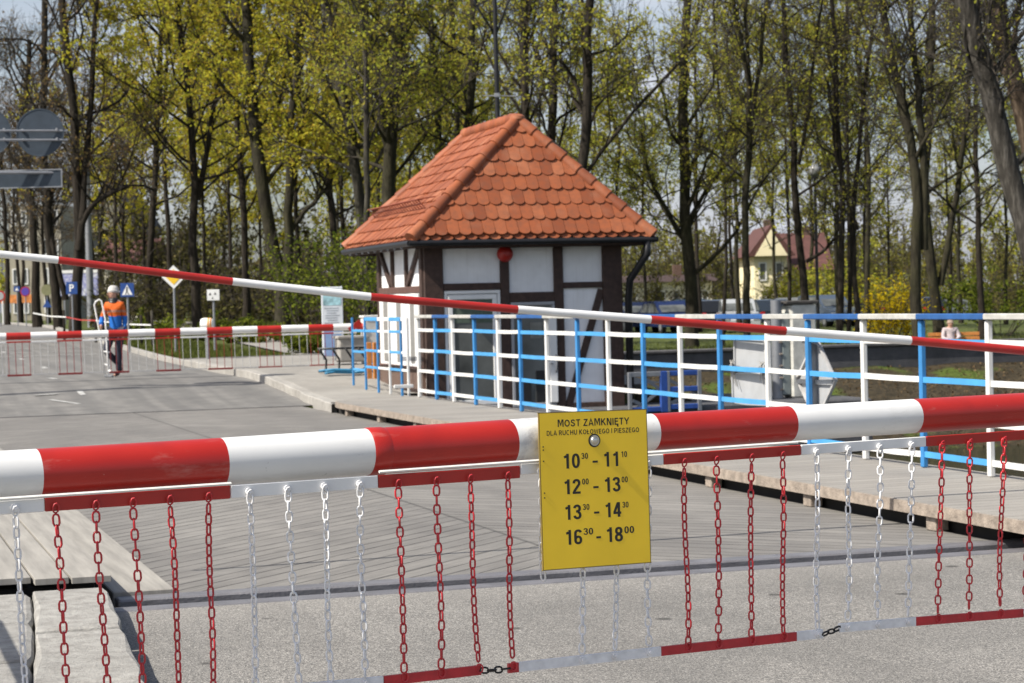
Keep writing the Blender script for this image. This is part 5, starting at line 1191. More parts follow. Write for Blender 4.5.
J = {'pelvis': (0, .05, .56, .13), 'waist': (0, .08, .7, .12), 'chest': (0, .1, .88, .13), 'upper': (0, .1, .98, .1), 'neck': (0, .08, 1.06, .05), 'head': (0, .05, 1.15, .085), 'top': (0, .06, 1.24, .06),
     'hA': (.1, .02, .54, .085), 'kA': (.14, -.38, .52, .06), 'aA': (.13, -.4, .09, .04), 'tA': (.14, -.53, .04, .035), 'hB': (-.1, .02, .54, .085), 'kB': (-.12, -.38, .52, .06), 'aB': (-.12, -.4, .09, .04), 'tB': (-.13, -.53, .04, .035),
     'sR': (-.17, .1, .98, .06), 'eR': (-.24, .0, .74, .045), 'wR': (-.1, -.2, .68, .03), 'sL': (.17, .1, .98, .06), 'eL': (.25, 0, .74, .045), 'wL': (.12, -.2, .7, .03)}
E_ = [('pelvis', 'waist'), ('waist', 'chest'), ('chest', 'upper'), ('upper', 'neck'), ('neck', 'head'), ('head', 'top'), ('pelvis', 'hA'), ('hA', 'kA'), ('kA', 'aA'), ('aA', 'tA'), ('pelvis', 'hB'), ('hB', 'kB'), ('kB', 'aB'), ('aB', 'tB'), ('upper', 'sR'), ('sR', 'eR'), ('eR', 'wR'), ('upper', 'sL'), ('sL', 'eL'), ('eL', 'wL')]
JB = dict(J); EB = list(E_); hand(JB, EB, J['wR'][:3], (.5, -.5, -.1), (0, 0, 1), nm='hr'); EB.append(('wR', 'hrpalm')); hand(JB, EB, J['wL'][:3], (-.5, -.5, -.1), (0, 0, -1), nm='hl'); EB.append(('wL', 'hlpalm'))
skin('body', JB, EB, M_SKIN, sp_)
a_, b_ = sub(['waist', 'pelvis', 'chest', 'upper', 'sR', 'eR', 'wR', 'sL', 'eL', 'wL'], .018, 1.05); skin('top', a_, b_, mat('pinkish_grey_cloth', (.42, .36, .37), .9, .35, 7), sp_)
a_, b_ = sub(['pelvis', 'hA', 'kA', 'aA', 'hB', 'kB', 'aB'], .015, 1.05); skin('trousers', a_, b_, M_DENIM, sp_)
for an, to in (('aA', 'tA'), ('aB', 'tB')): skin('shoe', {'a': (*J[an][:3], .045), 'c': (*J[to][:3], .04)}, [('a', 'c')], M_SHOE, sp_, 1)
mb = MB(); mb.lathe((0, .075, 1.15), (0, .3, 1), [(.1, 0), (.1, .05), (.075, .1), (.02, .12)], 14); mb.build('hair', mat('grey_hair', (.3, .22, .17), .8), sp_, True)
head_bits(sp_, (0, .04, 1.15), (0, -1, 0), rad=.09)

# ================================================================== PARKED CARS
M_TYRE = mat('tyre', (.015, .015, .015), .8); M_LAMPR = mat('tail_lamp', (.5, .02, .02), .3, 0)
def car(px, Y, L_, H_, m, label, flip=1, estate=False, van=False, side=False):
    g = at(px, 320, Y); z = ground_z(Vector((g.x, Y, 0)))
    t = thing('parked_car', label, 'car', (g.x, Y, z), random.uniform(-.2, .2) + ((0 if flip > 0 else math.pi) if side else (-1.45 if flip > 0 else 1.7)), 'cars parked in the park')
    h = L_ / 2; W = 1.7; bl = H_ * .6
    prof = [(-h, .32), (-h, bl * .82), (-h + .1, bl), (h - 1.0, bl + .02), (h - .15, bl * .86), (h, bl * .6), (h, .3)]
    mb = MB(); mb.prism([(x, -W / 2, z_) for x, z_ in prof], (0, W, 0)); mb.build('body', m, t)
    rx = -h + (.25 if (estate or van) else .75); cab = [(-h + .06, bl), (rx, H_ * .97), (rx + .3, H_), (h - 2.0, H_), (h - 1.05, bl + .02)]
    mb = MB(); mb.prism([(x, -W / 2 + .1, z_) for x, z_ in cab], (0, W - .2, 0)); mb.build('cabin', m, t)
    gl = [(-h + .3, bl + .06), (rx + .12, H_ * .93), (h - 2.05, H_ * .93), (h - 1.3, bl + .06)]
    for y in (-W / 2 + .094, W / 2 - .1): mb = MB(); mb.prism([(x, y, z_) for x, z_ in gl], (0, .006, 0)); mb.build('side_window', M_GLASS, t)
    mb = MB(); mb.bar((h - 1.12, -.65, bl + .1), (h - 1.95, -.65, H_ * .95), .02, .02); mb.add([(h - 1.1, -.66, bl + .09), (h - 1.1, .66, bl + .09), (h - 1.94, .6, H_ * .965), (h - 1.94, -.6, H_ * .965)], [(0, 1, 2, 3)]); mb.build('windscreen', M_GLASS, t)
    for x in (-h + .8, h - .8):
        for y in (-W / 2 + .1, W / 2 - .1):
            w = MB().disc((x, y, .31), (0, 1, 0), .31, .2, 18).build('wheel', M_TYRE, t, autos=40); MB().disc((x, y * 1.02, .31), (0, 1, 0), .19, .2, 14).build('rim', M_GREYM, w)
    for y in (-.66, .66):
        MB().cbox((-h - .005, y, bl * .85), (.06, .22, .2), .01).build('tail_light', M_LAMPR, t); MB().cbox((h - .01, y, bl * .68), (.06, .26, .12), .01).build('headlight', M_ZINC, t)
    return t
cpm = lambda n, c: mat('car_' + n, c, .25, .03, 3, metal=.3, coat=.5)
car(632, 104, 4.3, 1.48, cpm('navy', (.012, .02, .06)), 'dark navy parked car just right of the guardhouse downpipe')
car(668, 101, 4.5, 1.5, cpm('blue', (.015, .03, .11)), 'dark blue parked car left of the leaning mossy trunk')
car(711, 106, 4.1, 1.5, cpm('black', (.015, .016, .018)), 'dark blue grey parked car half hidden right of the mossy trunk', -1)
car(738, 98, 3.9, 1.52, cpm('pale', (.5, .52, .54)), 'pale silver hatchback in front of the forked trunk')
car(765, 106, 4.3, 1.46, cpm('slate', (.03, .04, .055)), 'slate grey parked car left of the control cabinet', -1)
car(828, 108, 4.5, 1.6, cpm('greyblue', (.1, .13, .18)), 'grey blue parked car between the thin trunks right of the cabinet', 1, True)
car(929, 150, 4.2, 1.65, cpm('dark', (.02, .025, .035)), 'dark parked car with a raised tailgate shape behind the silver estate', -1, True)
car(958, 150, 4.6, 1.42, cpm('silver', (.3, .32, .35)), 'silver estate car with red tail light near the bench', 1, True, side=True)

car(600, 108, 4.2, 1.5, cpm('wine', (.08, .015, .018)), 'dark wine red parked car partly behind the guardhouse downpipe', -1)
car(690, 112, 4.4, 1.55, cpm('teal', (.03, .06, .09)), 'dull teal parked car behind the leaning mossy trunk', 1, True)
car(790, 112, 4.2, 1.5, cpm('grey', (.2, .21, .22)), 'mid grey parked car behind the control cabinet', 1)
car(862, 116, 4.3, 1.5, cpm('black2', (.02, .02, .024)), 'black parked car just left of the forsythia bush', -1)

# ================================================================== BUILDINGS BEYOND THE TREES
def block(name, label, x0, x1, Y, depth, z0, z1, m, rows, cols, roof=None, rh=2.0, gable=True):
    """plain house: wall, windows with panes, pitched roof"""
    t = thing(name, label, 'building', ((x0 + x1) / 2, Y, z0), 0); w = x1 - x0; h = z1 - z0
    MB().box((0, depth / 2, h / 2 - .5), (w, depth, h + 1)).build('wall', m, t)
    for r in range(rows):
        for c in range(cols):
            x = -w / 2 + w * (c + .5) / cols; z = h * (r + .55) / rows; ww, hh_ = min(1.1, w / cols * .5), min(1.5, h / rows * .55)
            f = MB(); frame_into(f, x - ww / 2, x + ww / 2, z - hh_ / 2, z + hh_ / 2, .09, -.03, .08); f = f.build('window', M_WHITE, t); MB().box((x, -.012, z), (ww - .18, .02, hh_ - .18)).build('pane', M_GLASS, f)
    if roof:
        o_ = .5; mb = MB()
        if gable: mb.prism([(-w / 2 - o_, -o_, h), (w / 2 + o_, -o_, h), (0, -o_, h + rh)], (0, depth + 2 * o_, 0))
        else: mb.prism([(-w / 2 - o_, -o_, h), (-w / 2 - o_, depth + o_, h), (-w / 2 - o_, depth / 2, h + rh)], (w + 2 * o_, 0, 0))
        rf_ = mb.build('roof', roof, t); MB().cbox((w * .2, depth * .5, h + rh * .9), (.6, .6, 1.4), .02).build('chimney', M_BRICK, rf_)
        if gable: mb = MB(); mb.prism([(-w / 2, -.02, h), (w / 2, -.02, h), (0, -.02, h + rh * .86)], (0, -o_ - .02, 0)); mb.build('gable', m, t)
    return t
def bx_(px0, px1, Y, ytop, ybot=None): a, b = at(px0, ytop, Y), at(px1, ytop, Y); return a.x, b.x, (a.z + b.z) / 2
a, b, z = bx_(754, 787, 138, 256); block('villa', 'cream villa wing with a red gabled roof behind the forked trunk', a, b, 138, 9, -.4, z, M_CREAM, 2, 2, M_ROOFR, 2.0)
a, b, z = bx_(788, 826, 143, 270); block('villa', 'long cream house part under a broad red roof behind the thin trunks', a, b, 143, 8, -.4, z, M_CREAM, 2, 3, M_ROOFR, 2.6, False)
a, b, z = bx_(612, 712, 140, 282); block('pavilion', 'long low pale building behind the parked dark blue cars', a, b, 140, 8, -.4, z, M_PALE, 1, 7, M_DKWOOD, .5, False)
a, b, z = bx_(8, 60, 175, 205); block('apartment_house', 'tall pale cream apartment house behind the leftmost street trees', a, b, 175, 12, .8, z, mat('dull_cream_render', (.34, .31, .24), .9, .15, 1), 4, 5)
a, b, z = bx_(86, 138, 160, 232); block('apartment_house', 'olive grey rendered house with a steep roof behind the parking sign trunk', a, b, 160, 10, .8, z, mat('olive_render', (.23, .22, .17), .9, .12, 1), 3, 3, M_DCONC, 4)
a, b, z = bx_(104, 146, 145, 262); block('cottage', 'low house with a faded red tiled roof above the walking person', a, b, 145, 8, .8, z, M_PALE, 1, 3, M_ROOFR, 1.7, False)
p = at(79, 283, 112); t = thing('billboard', 'white and blue printed billboard beyond the parking sign', 'billboard', (p.x, 112, .9), 0)
gb = NG('billboard_print'); cb_ = gb.ramp(gb.noise(2.6, 6, rough=.7), [(.42, (.6, .62, .68)), (.52, (.2, .22, .5)), (.6, (.62, .63, .68))]); gb.base(cb_, .6, .3)
w = 38 / 19.0; zc = p.z - .9
MB().cbox((0, 0, zc), (w, .08, 1.35), .01).build('panel', gb.m, t); MB().cbox((0, -.05, zc + .6), (w, .03, .16), .004).build('header', M_WHITE, t)
for x in (-w * .4, w * .4): MB().cbox((x, .08, zc / 2), (.09, .06, zc + 1), .01).build('leg', M_GREYM, t)
p = at(18, 299, 128); t = thing('roadwork_fence', 'orange and white roadwork board fence at the end of the street', 'fence', (p.x, 128, .9), 0)
mb = MB(); mb.cbox((0, 0, p.z - .9), (2.2, .06, .5), .01); mb.build('board', mat('roadwork_orange', (.6, .22, .06), .6, .5, 3), t)
for x in (-.9, .9): MB().cbox((x, 0, (p.z - .9) / 2), (.08, .3, p.z - .9), .01).build('foot', M_WHITE, t)

# ================================================================== TREES
def nrm(a): return a / np.maximum(np.linalg.norm(a, axis=-1, keepdims=True), 1e-9)
def walk(P0, D0_, Ln, n, wob, lift):
    """M polylines of n points growing from P0 along D0_"""
    M = len(P0); P = np.zeros((M, n, 3)); P[:, 0] = P0; d = nrm(D0_); st = (Ln / (n - 1))[:, None]
    for i in range(1, n):
        d = nrm(d + rng.normal(0, wob, (M, 3)) + np.array([0, 0, lift])); P[:, i] = P[:, i - 1] + d * st
    return P
def tubes(P, Rr, k):
    """P (M,N,3), Rr (M,N) -> vertices, quads"""
    M, N, _ = P.shape; T = np.gradient(P, axis=1); T = nrm(T); a = np.zeros_like(T); a[..., 2] = 1
    flip = np.abs(T[..., 2]) > .92; a[flip] = (1, 0, 0); a = np.repeat(a[:, :1], N, 1)
    u = nrm(np.cross(T, a)); v = np.cross(T, u); th = np.arange(k) * 2 * math.pi / k
    V = P[:, :, None] + (u[:, :, None] * np.cos(th)[:, None] + v[:, :, None] * np.sin(th)[:, None]) * Rr[:, :, None, None]
    idx = np.arange(M * N * k).reshape(M, N, k); j = np.roll(idx, -1, 2)
    F = np.stack([idx[:, :-1], j[:, :-1], j[:, 1:], idx[:, 1:]], -1).reshape(-1, 4)
    return V.reshape(-1, 3), F
def joinvf(L_):
    V = []; F = []; k = 0
    for v, f in L_: V.append(v); F.append(f + k); k += len(v)
    return np.concatenate(V), np.concatenate(F)
def leaf_quads(C_, size, droop=.3):
    n = len(C_); a = nrm(rng.normal(0, 1, (n, 3))); b = nrm(np.cross(a, nrm(rng.normal(0, 1, (n, 3))))); s = (size * rng.uniform(.55, 1.35, n))[:, None]
    V = np.stack([C_ + a * s, C_ + b * s * .62, C_ - a * s, C_ - b * s * .62], 1).reshape(-1, 3); F = np.arange(4 * n).reshape(n, 4); return V, F
def resample(pts, n):
    pts = np.array(pts); s = np.concatenate([[0], np.cumsum(np.linalg.norm(np.diff(pts, axis=0), axis=1))]); t = np.linspace(0, s[-1], n)
    out = np.stack([np.interp(t, s, pts[:, i]) for i in range(3)], 1)
    for _ in range(2): out[1:-1] = out[1:-1] * .5 + (out[:-2] + out[2:]) * .25
    return out
def pick(Pl, m, lo=.2):
    """m random points along each of the polylines Pl (M,N,3): positions, directions, owner index, fraction"""
    M, N, _ = Pl.shape; t = rng.uniform(lo, 1, (M, m)) * (N - 1) * .999; i = t.astype(int); f = (t - i)[..., None]; o = np.arange(M)[:, None]
    return (Pl[o, i] * (1 - f) + Pl[o, i + 1] * f).reshape(-1, 3), nrm(Pl[o, i + 1] - Pl[o, i]).reshape(-1, 3), np.repeat(np.arange(M), m), (t / (N - 1)).ravel()
def spread(D_, ang):
    r = rng.normal(0, 1, D_.shape); r = nrm(r - D_ * (r * D_).sum(-1, keepdims=True)); return nrm(D_ * np.cos(ang)[:, None] + r * np.sin(ang)[:, None])
def grow(root, stems, limbs=16, llen=3.5, h0=3.0, sub=7, tw=7, leaves=4000, lm=None, ls=.055, bark=None, lift=.06, twl=.85, flare=1.3, twr=.0075, up=.25, lz=0.0):
    """stems: list of (points (k,3) in the tree's own axes, r0, r1)"""
    parts = []; SP = []; SR = []
    for q, (pts, ra, rb) in enumerate(stems):
        n = 14; p = resample(pts, n); w_ = np.cumsum(rng.normal(0, .035, (n, 3)), 0); w_ -= np.linspace(0, 1, n)[:, None] * w_[-1]; w_[:, 2] = 0; p += w_ * (ra / .18 + .4); r = np.linspace(ra * .92, rb * .85, n) * rng.uniform(.95, 1.06, n)
        if q == 0: r[0] *= flare; r[1] *= 1 + (flare - 1) * .25
        parts.append(tubes(p[None], r[None], 12)); SP.append(p); SR.append(r)
    tot = sum(len(s) for s in SP); P0 = []; D0_ = []; L0 = []; r0_ = []
    for q, p in enumerate(SP):
        m = max(3, int(limbs / len(SP))); zs = p[:, 2]; lo = np.searchsorted(zs, h0) / (len(p) - 1) if zs[-1] > h0 else .5
        lo = min(lo, .9)
        for k in range(m):
            t = lo + (1 - lo) * ((k + rng.uniform(0, .9)) / m); x = t * (len(p) - 1) * .999; i = int(x); f = x - i
            az = k * 2.399 + q * 1.3 + rng.uniform(-.5, .5); el = rng.uniform(.15, .85) + up * t
            tn = (p[i + 1] - p[i]) / np.linalg.norm(p[i + 1] - p[i])
            P0.append(p[i] * (1 - f) + p[i + 1] * f); D0_.append(np.array([math.cos(az) * math.cos(el), math.sin(az) * math.cos(el), math.sin(el)]) + tn * .25)
            L0.append(llen * rng.uniform(.55, 1.2) * (1 - .45 * (t - lo) / max(.01, 1 - lo))); r0_.append(min(SR[q][i] * .42, .02 + .02 * L0[-1]))
    P0 = np.array(P0); L0 = np.array(L0); r0_ = np.array(r0_)
    L1 = walk(P0, np.array(D0_), L0, 7, .19, lift); R1 = r0_[:, None] * np.linspace(1, .28, 7)
    parts.append(tubes(L1, R1, 6))
    V, F = joinvf(parts); npmesh('trunk', V, F, bark or M_BARK, root, True)
    a, d, o, t = pick(L1, sub, .22); l2 = L0[o] * rng.uniform(.28, .55, len(o)) * (1.15 - .5 * t)
    L2 = walk(a, spread(d, rng.uniform(.5, 1.1, len(o))), l2, 5, .16, lift); r2 = np.clip(R1[o, 0] * .36, .011, .04)
    b, d3, o3, t3 = pick(L2, tw, .15); L3 = walk(b, spread(d3, rng.uniform(.4, 1.0, len(o3))), twl * rng.uniform(.5, 1.3, len(o3)), 4, .18, lift * .5)
    V, F = joinvf([tubes(L2, r2[:, None] * np.linspace(1, .35, 5), 4), tubes(L3, np.full(len(o3), twr)[:, None] * np.linspace(1.1, .5, 4), 3)])
    npmesh('branches', V, F, M_TWIG, root, False)
    if leaves:
        m = max(1, int(leaves * .8 / len(L3)) + 1); c1, _, _, _ = pick(L3, m, .2); m2 = max(1, int(leaves * .2 / len(L2)) + 1); c2, _, _, _ = pick(L2, m2, .35)
        c = np.concatenate([c1, c2]); rng.shuffle(c); c = c[:max(1, int(leaves * 1.35) // 3)]; c = np.repeat(c, 3, 0) + rng.normal(0, .055, (len(c) * 3, 3))
        if lz: c = c[(c[:, 2] > lz)]
        V, F = leaf_quads(c, ls); npmesh('crown', V, F, lm or M_LEAFO, root)
def tree_at(label, Y, stems, group=None, name='tree', **kw):
    """stems given as (base width px, top width px, [(px, py) ...]) at the depth Y; the first point stands on the ground"""
    x0, y0 = stems[0][2][0]; b = at(x0, y0, Y); gz_ = ground_z(Vector((b.x, Y, 0)))
    t = thing(name, label, 'tree', (b.x, Y, gz_), 0, group); s = FPX / Y / kw.pop('wk', .92); out = []
    for q, (wa, wb, path) in enumerate(stems):
        pts = []
        for i, (px, py) in enumerate(path):
            p = at(px, py, Y); pts.append((p.x - b.x, rng.normal(0, .12) * (i > 0), (p.z - gz_) if (i or q) else -.15))
        out.append((pts, wa / 2 / s, wb / 2 / s))
    grow(t, out, **kw); return t

YL = dict(lm=M_LEAFY); OL = dict(lm=M_LEAFO)
# --- street side, left of the guardhouse
tree_at('slender bare street tree at the far left edge', 118, [(6, 4, [(8, 308), (6, 240), (3, 170), (0, 110), (-4, 70)])], limbs=14, llen=3.0, leaves=500, lm=M_BUD, bark=M_BARK, tw=7)
tree_at('straight brown street tree second from the left edge', 95, [(11, 6, [(38, 318), (36, 250), (33, 180), (30, 110), (30, 40)])], limbs=28, llen=3.8, leaves=1200, lm=M_BUD, tw=8, h0=4)
tree_at('dark leaning street tree whose trunk tilts left, right of the brown one', 86, [(11, 7, [(62, 326), (55, 268), (50, 210), (46, 150), (48, 60), (44, -30)]), (8, 4, [(66, 300), (58, 258), (50, 215)])], limbs=22, llen=4.2, leaves=1300, lm=M_BUD, tw=8, h0=4)
tree_at('thick forked tree standing behind the blue parking sign', 76, [(13, 9, [(75, 333), (76, 290), (77, 246), (74, 190), (68, 110), (62, 40), (58, -40)]), (9, 5, [(77, 262), (84, 225), (92, 205), (112, 192), (130, 186)]), (9, 5, [(78, 250), (84, 200), (85, 140), (92, 60), (98, -20)])], limbs=34, llen=4.0, leaves=2000, lm=M_BUD, tw=7, h0=4.5)
tree_at('yellow leaved tree with a spreading crown left of the priority sign', 92, [(9, 5, [(150, 318), (152, 250), (158, 180), (160, 90), (166, 0), (168, -60)])], limbs=32, llen=5.8, up=.0, lift=.03, leaves=9000, **YL, h0=4.6, ls=.065)
tree_at('bright yellow tree with drooping boughs above the priority sign', 78, [(11, 6, [(199, 318), (198, 250), (194, 170), (186, 90), (178, 10), (174, -50)]), (7, 4, [(196, 200), (212, 130), (222, 50), (226, -20)])], limbs=36, llen=5.6, up=.0, lift=.03, leaves=12000, **YL, h0=4.2, ls=.06)
tree_at('dark trunked tree right of the small white plate', 84, [(9, 5, [(247, 314), (245, 250), (240, 195), (235, 110), (232, 20), (230, -40)])], limbs=28, llen=4.4, leaves=9000, **YL, h0=4.0, ls=.062)
tree_at('large tree forking low into two sunlit limbs between path and map board', 74, [(17, 12, [(283, 326), (283, 300), (281, 278), (272, 250), (264, 215), (258, 160), (250, 60), (246, -40)]), (12, 7, [(284, 285), (288, 250), (292, 205), (292, 150), (300, 60), (306, -30)]), (7, 4, [(292, 230), (306, 212), (322, 200), (330, 180)])], limbs=38, llen=4.2, leaves=12000, **YL, h0=4.4, bark=M_BARKG, ls=.06)
tree_at('slim dark tree behind the map board', 88, [(9, 5, [(333, 306), (333, 240), (328, 175), (320, 90), (316, 0), (312, -50)])], limbs=26, llen=4.2, leaves=7500, **YL, h0=4)
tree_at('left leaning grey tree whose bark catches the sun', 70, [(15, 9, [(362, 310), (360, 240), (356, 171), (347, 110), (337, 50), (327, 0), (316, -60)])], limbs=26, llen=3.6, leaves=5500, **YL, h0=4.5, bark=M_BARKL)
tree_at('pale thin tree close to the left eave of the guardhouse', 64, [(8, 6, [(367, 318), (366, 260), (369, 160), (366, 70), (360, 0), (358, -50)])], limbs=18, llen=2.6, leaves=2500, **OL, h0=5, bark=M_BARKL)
tree_at('stout dark tree rising behind the left roof slope', 68, [(19, 12, [(391, 312), (391, 200), (395, 140), (402, 70), (406, 0), (408, -60)]), (10, 6, [(392, 170), (378, 110), (368, 40), (362, -30)])], limbs=30, llen=3.6, leaves=5500, **OL, h0=4.5, bark=M_BARKG)
tree_at('mossy tree behind the middle of the left roof slope', 76, [(11, 6, [(438, 310), (437, 130), (435, 60), (430, 0), (428, -50)])], limbs=24, llen=3.6, leaves=5000, **OL, h0=5, bark=M_BARKG)
tree_at('slim tree just left of the twin armed street lamp', 82, [(9, 6, [(455, 310), (453, 110), (450, 0), (450, -50)])], limbs=22, llen=3.6, leaves=4500, **YL, h0=5)
tree_at('dark tree directly behind the street lamp pole', 72, [(12, 8, [(471, 312), (470, 130), (475, 30), (478, -50)])], limbs=22, llen=3.4, leaves=3800, **OL, h0=5, bark=M_BARKG)
tree_at('straight dark tree right of the roof apex, left one of a close pair', 62, [(12, 10, [(534, 312), (533, 110), (531, 0), (530, -70)])], limbs=20, llen=3.2, leaves=1500, **OL, h0=6)
tree_at('straight dark tree right of the roof apex, right one of a close pair', 64, [(12, 9, [(550, 312), (548, 120), (549, 0), (551, -70)])], limbs=20, llen=3.2, leaves=1500, **OL, h0=6)
tree_at('thick dark tree with a bowed side branch rising behind the right roof slope', 60, [(14, 10, [(577, 314), (584, 170), (588, 110), (590, 0), (592, -70)]), (5, 4, [(585, 118), (578, 95), (570, 74), (560, 62)]), (5, 3, [(586, 175), (612, 138), (640, 102), (668, 76), (700, 40)])], limbs=22, llen=3.8, leaves=2300, **OL, h0=5.5)
# --- park, right of the guardhouse
tree_at('leaning mossy tree with a low leafy crown right of the guardhouse', 66, [(18, 10, [(697, 335), (690, 285), (682, 225), (679, 170), (682, 70), (690, -30)]), (7, 4, [(684, 245), (700, 205), (716, 180), (740, 150)]), (6, 4, [(681, 240), (660, 200), (645, 170), (640, 130)])], limbs=34, llen=4.2, leaves=8500, lm=M_LEAFO, tw=5, twl=1.0, ls=.042, wk=.84, h0=2.6, bark=M_BARKG)
tree_at('slender forked tree with three upright stems in front of the cream villa', 62, [(10, 9, [(748, 335), (748, 250), (750, 180), (749, 118)]), (6, 4, [(749, 122), (739, 60), (730, -20), (726, -60)]), (6, 4, [(749, 118), (750, 60), (747, -30)]), (6, 4, [(750, 125), (760, 75), (766, 20), (772, -40)])], limbs=26, llen=2.8, leaves=1700, lm=M_LEAFO, tw=7, twl=1.0, ls=.042, wk=.84, h0=4.6, bark=M_BARKG)
tree_at('thin pale barked young tree left of the villa gable', 80, [(5, 3, [(722, 330), (724, 220), (718, 120), (714, 20), (712, -40)])], limbs=20, llen=3.2, leaves=1600, lm=M_LEAFO, tw=7, twl=1.0, ls=.042, wk=.84, h0=4)
tree_at('two stemmed tree crossing in front of the villa roof', 64, [(11, 6, [(809, 338), (800, 240), (795, 171), (787, 80), (783, 0), (780, -50)]), (5, 3, [(798, 165), (806, 105), (814, 50), (824, -10)]), (5, 3, [(806, 262), (826, 248), (838, 236)])], limbs=26, llen=2.8, leaves=1600, lm=M_LEAFO, tw=7, twl=1.0, ls=.042, wk=.84, h0=4.2, bark=M_BARK)
tree_at('upright dark tree left in the cluster right of the villa', 63, [(9, 5, [(840, 338), (842, 200), (838, 100), (832, 0), (830, -50)])], limbs=16, llen=2.6, leaves=1000, lm=M_LEAFO, tw=5, twl=1.0, ls=.042, wk=.84, h0=5)
tree_at('thin tree between two thicker stems in the cluster right of the villa', 67, [(6, 4, [(848, 338), (851, 200), (848, 110), (846, 0), (846, -50)])], limbs=14, llen=2.3, leaves=800, lm=M_LEAFO, tw=5, twl=1.0, ls=.042, wk=.84, h0=5)
tree_at('right leaning tree at the right of the cluster beside the forsythia', 63, [(8, 4, [(859, 338), (856, 240), (862, 130), (871, 50), (882, -30)]), (5, 3, [(858, 230), (846, 180), (836, 140), (828, 80)])], limbs=17, llen=2.6, leaves=1200, lm=M_LEAFO, tw=5, twl=1.0, ls=.042, wk=.84, h0=4.6)
tree_at('thick mossy tree with two tall stems right of the yellow forsythia', 60, [(16, 9, [(919, 340), (917, 240), (909, 150), (897, 80), (885, 0), (876, -60)]), (11, 7, [(923, 250), (922, 180), (918, 110), (911, 20), (906, -50)])], limbs=24, llen=3.0, leaves=1500, lm=M_LEAFO, tw=9, twl=1.0, ls=.042, wk=.84, h0=5, bark=M_BARKG)
tree_at('brown tree forking in a wide V above the silver estate car', 74, [(15, 9, [(939, 330), (936, 290), (931, 262), (925, 215), (926, 150), (930, 60), (934, -30)]), (9, 5, [(939, 285), (950, 240), (957, 190), (962, 120), (972, 40)])], limbs=26, llen=3.4, leaves=2600, lm=M_LEAFO, tw=9, twl=1.0, ls=.042, wk=.84, h0=4.2, bark=M_BARKG)
tree_at('slim dark tree at the right behind the silver estate car', 84, [(9, 5, [(981, 330), (979, 200), (975, 100), (972, 0)])], limbs=24, llen=3.8, leaves=3600, lm=M_LEAFO, tw=9, twl=1.0, ls=.042, wk=.84, h0=3.4)
tree_at('huge leaning trunk with ridged grey bark at the right edge', 42, [(36, 27, [(1066, 345), (1046, 278), (1029, 222), (1006, 152), (987, 92), (971, 30), (956, -40)])], limbs=12, llen=2.8, leaves=500, lm=M_LEAFO, tw=9, twl=1.0, ls=.042, wk=.84, h0=6.5, bark=bark_mat('ridged_bark', (.05, .045, .038), (.125, .115, .1)), sub=6)
tree_at('second leaning trunk with peeling brown bark behind the huge one', 46, [(36, 22, [(1072, 345), (1050, 220), (1028, 120), (1010, 40), (998, -40)])], limbs=12, llen=2.4, leaves=400, lm=M_LEAFO, tw=9, twl=1.0, ls=.042, wk=.84, h0=6.5, bark=bark_mat('flaky_bark', (.07, .05, .034), (.16, .12, .085)), sub=6)
# --- fill trees, each grown on its own, standing deeper in the wood
def fill(px, Y, w, H, label, leaves, lm, limbs=24, llen=4.2, h0=3.5, group=None, bark=None, twr=.011):
    b = at(px, 320, Y); gz_ = ground_z(Vector((b.x, Y, 0))); t = thing('tree', label, 'tree', (b.x, Y, gz_), rng.uniform(0, 6), group)
    pts = [(0, 0, -.1)] + [(rng.normal(0, .06) * k, rng.normal(0, .06) * k, H * k / 6) for k in range(1, 7)]
    grow(t, [(pts, w / 2, w * .18)], limbs=limbs, llen=llen, h0=h0, leaves=leaves, lm=lm, bark=bark, sub=5, tw=5, ls=.075, twr=twr); return t
GW = 'trees in the wood behind the first row'
protoY = fill(118, 112, .26, 15, 'yellow leaved tree standing deeper in the wood behind the first row', 7500, M_LEAFY, group=GW)
protoO = fill(620, 112, .24, 15, 'olive leaved tree standing deeper in the wood behind the first row', 4500, M_LEAFO, group=GW, bark=M_BARKG)
protoB = fill(20, 126, .26, 11, 'bare dark tree standing deeper in the wood behind the first row', 900, M_BUD, group=GW, limbs=28)
protoS = fill(868, 106, .2, 14, 'thin sparsely leaved tree standing deeper in the wood behind the first row', 1700, M_LEAFO, group=GW, limbs=24, llen=3.2)
def copy_tree(o, loc, rz, sc):
    c = o.copy(); COL.objects.link(c); c.location = loc; c.rotation_euler = (0, 0, rz); c.scale = (sc, sc, sc * random.uniform(.9, 1.15))
    for ch in o.children: k = ch.copy(); COL.objects.link(k); k.parent = c
    return c
def scatter(proto, spots):
    for px, Y in spots:
        b = at(px, 320, Y); gz_ = ground_z(Vector((b.x, Y, 0))); copy_tree(proto, (b.x, Y, gz_), random.uniform(0, 6.28), random.uniform(.8, 1.2))
scatter(protoY, [(170, 104), (206, 118), (232, 102), (262, 124), (300, 108), (345, 112), (376, 124), (412, 104), (440, 120), (146, 132), (225, 140)])
scatter(protoO, [(505, 118), (470, 108), (596, 124), (646, 112), (380, 96), (1006, 104), (960, 132), (340, 138)])
scatter(protoB, [(22, 140), (48, 128), (92, 116), (104, 136), (60, 150), (128, 122)])
scatter(protoO, [(738, 96), (776, 112), (812, 120), (838, 100), (868, 94)])
scatter(protoS, [(735, 112), (790, 104), (890, 118), (575, 128), (950, 104), (700, 100), (540, 118)])

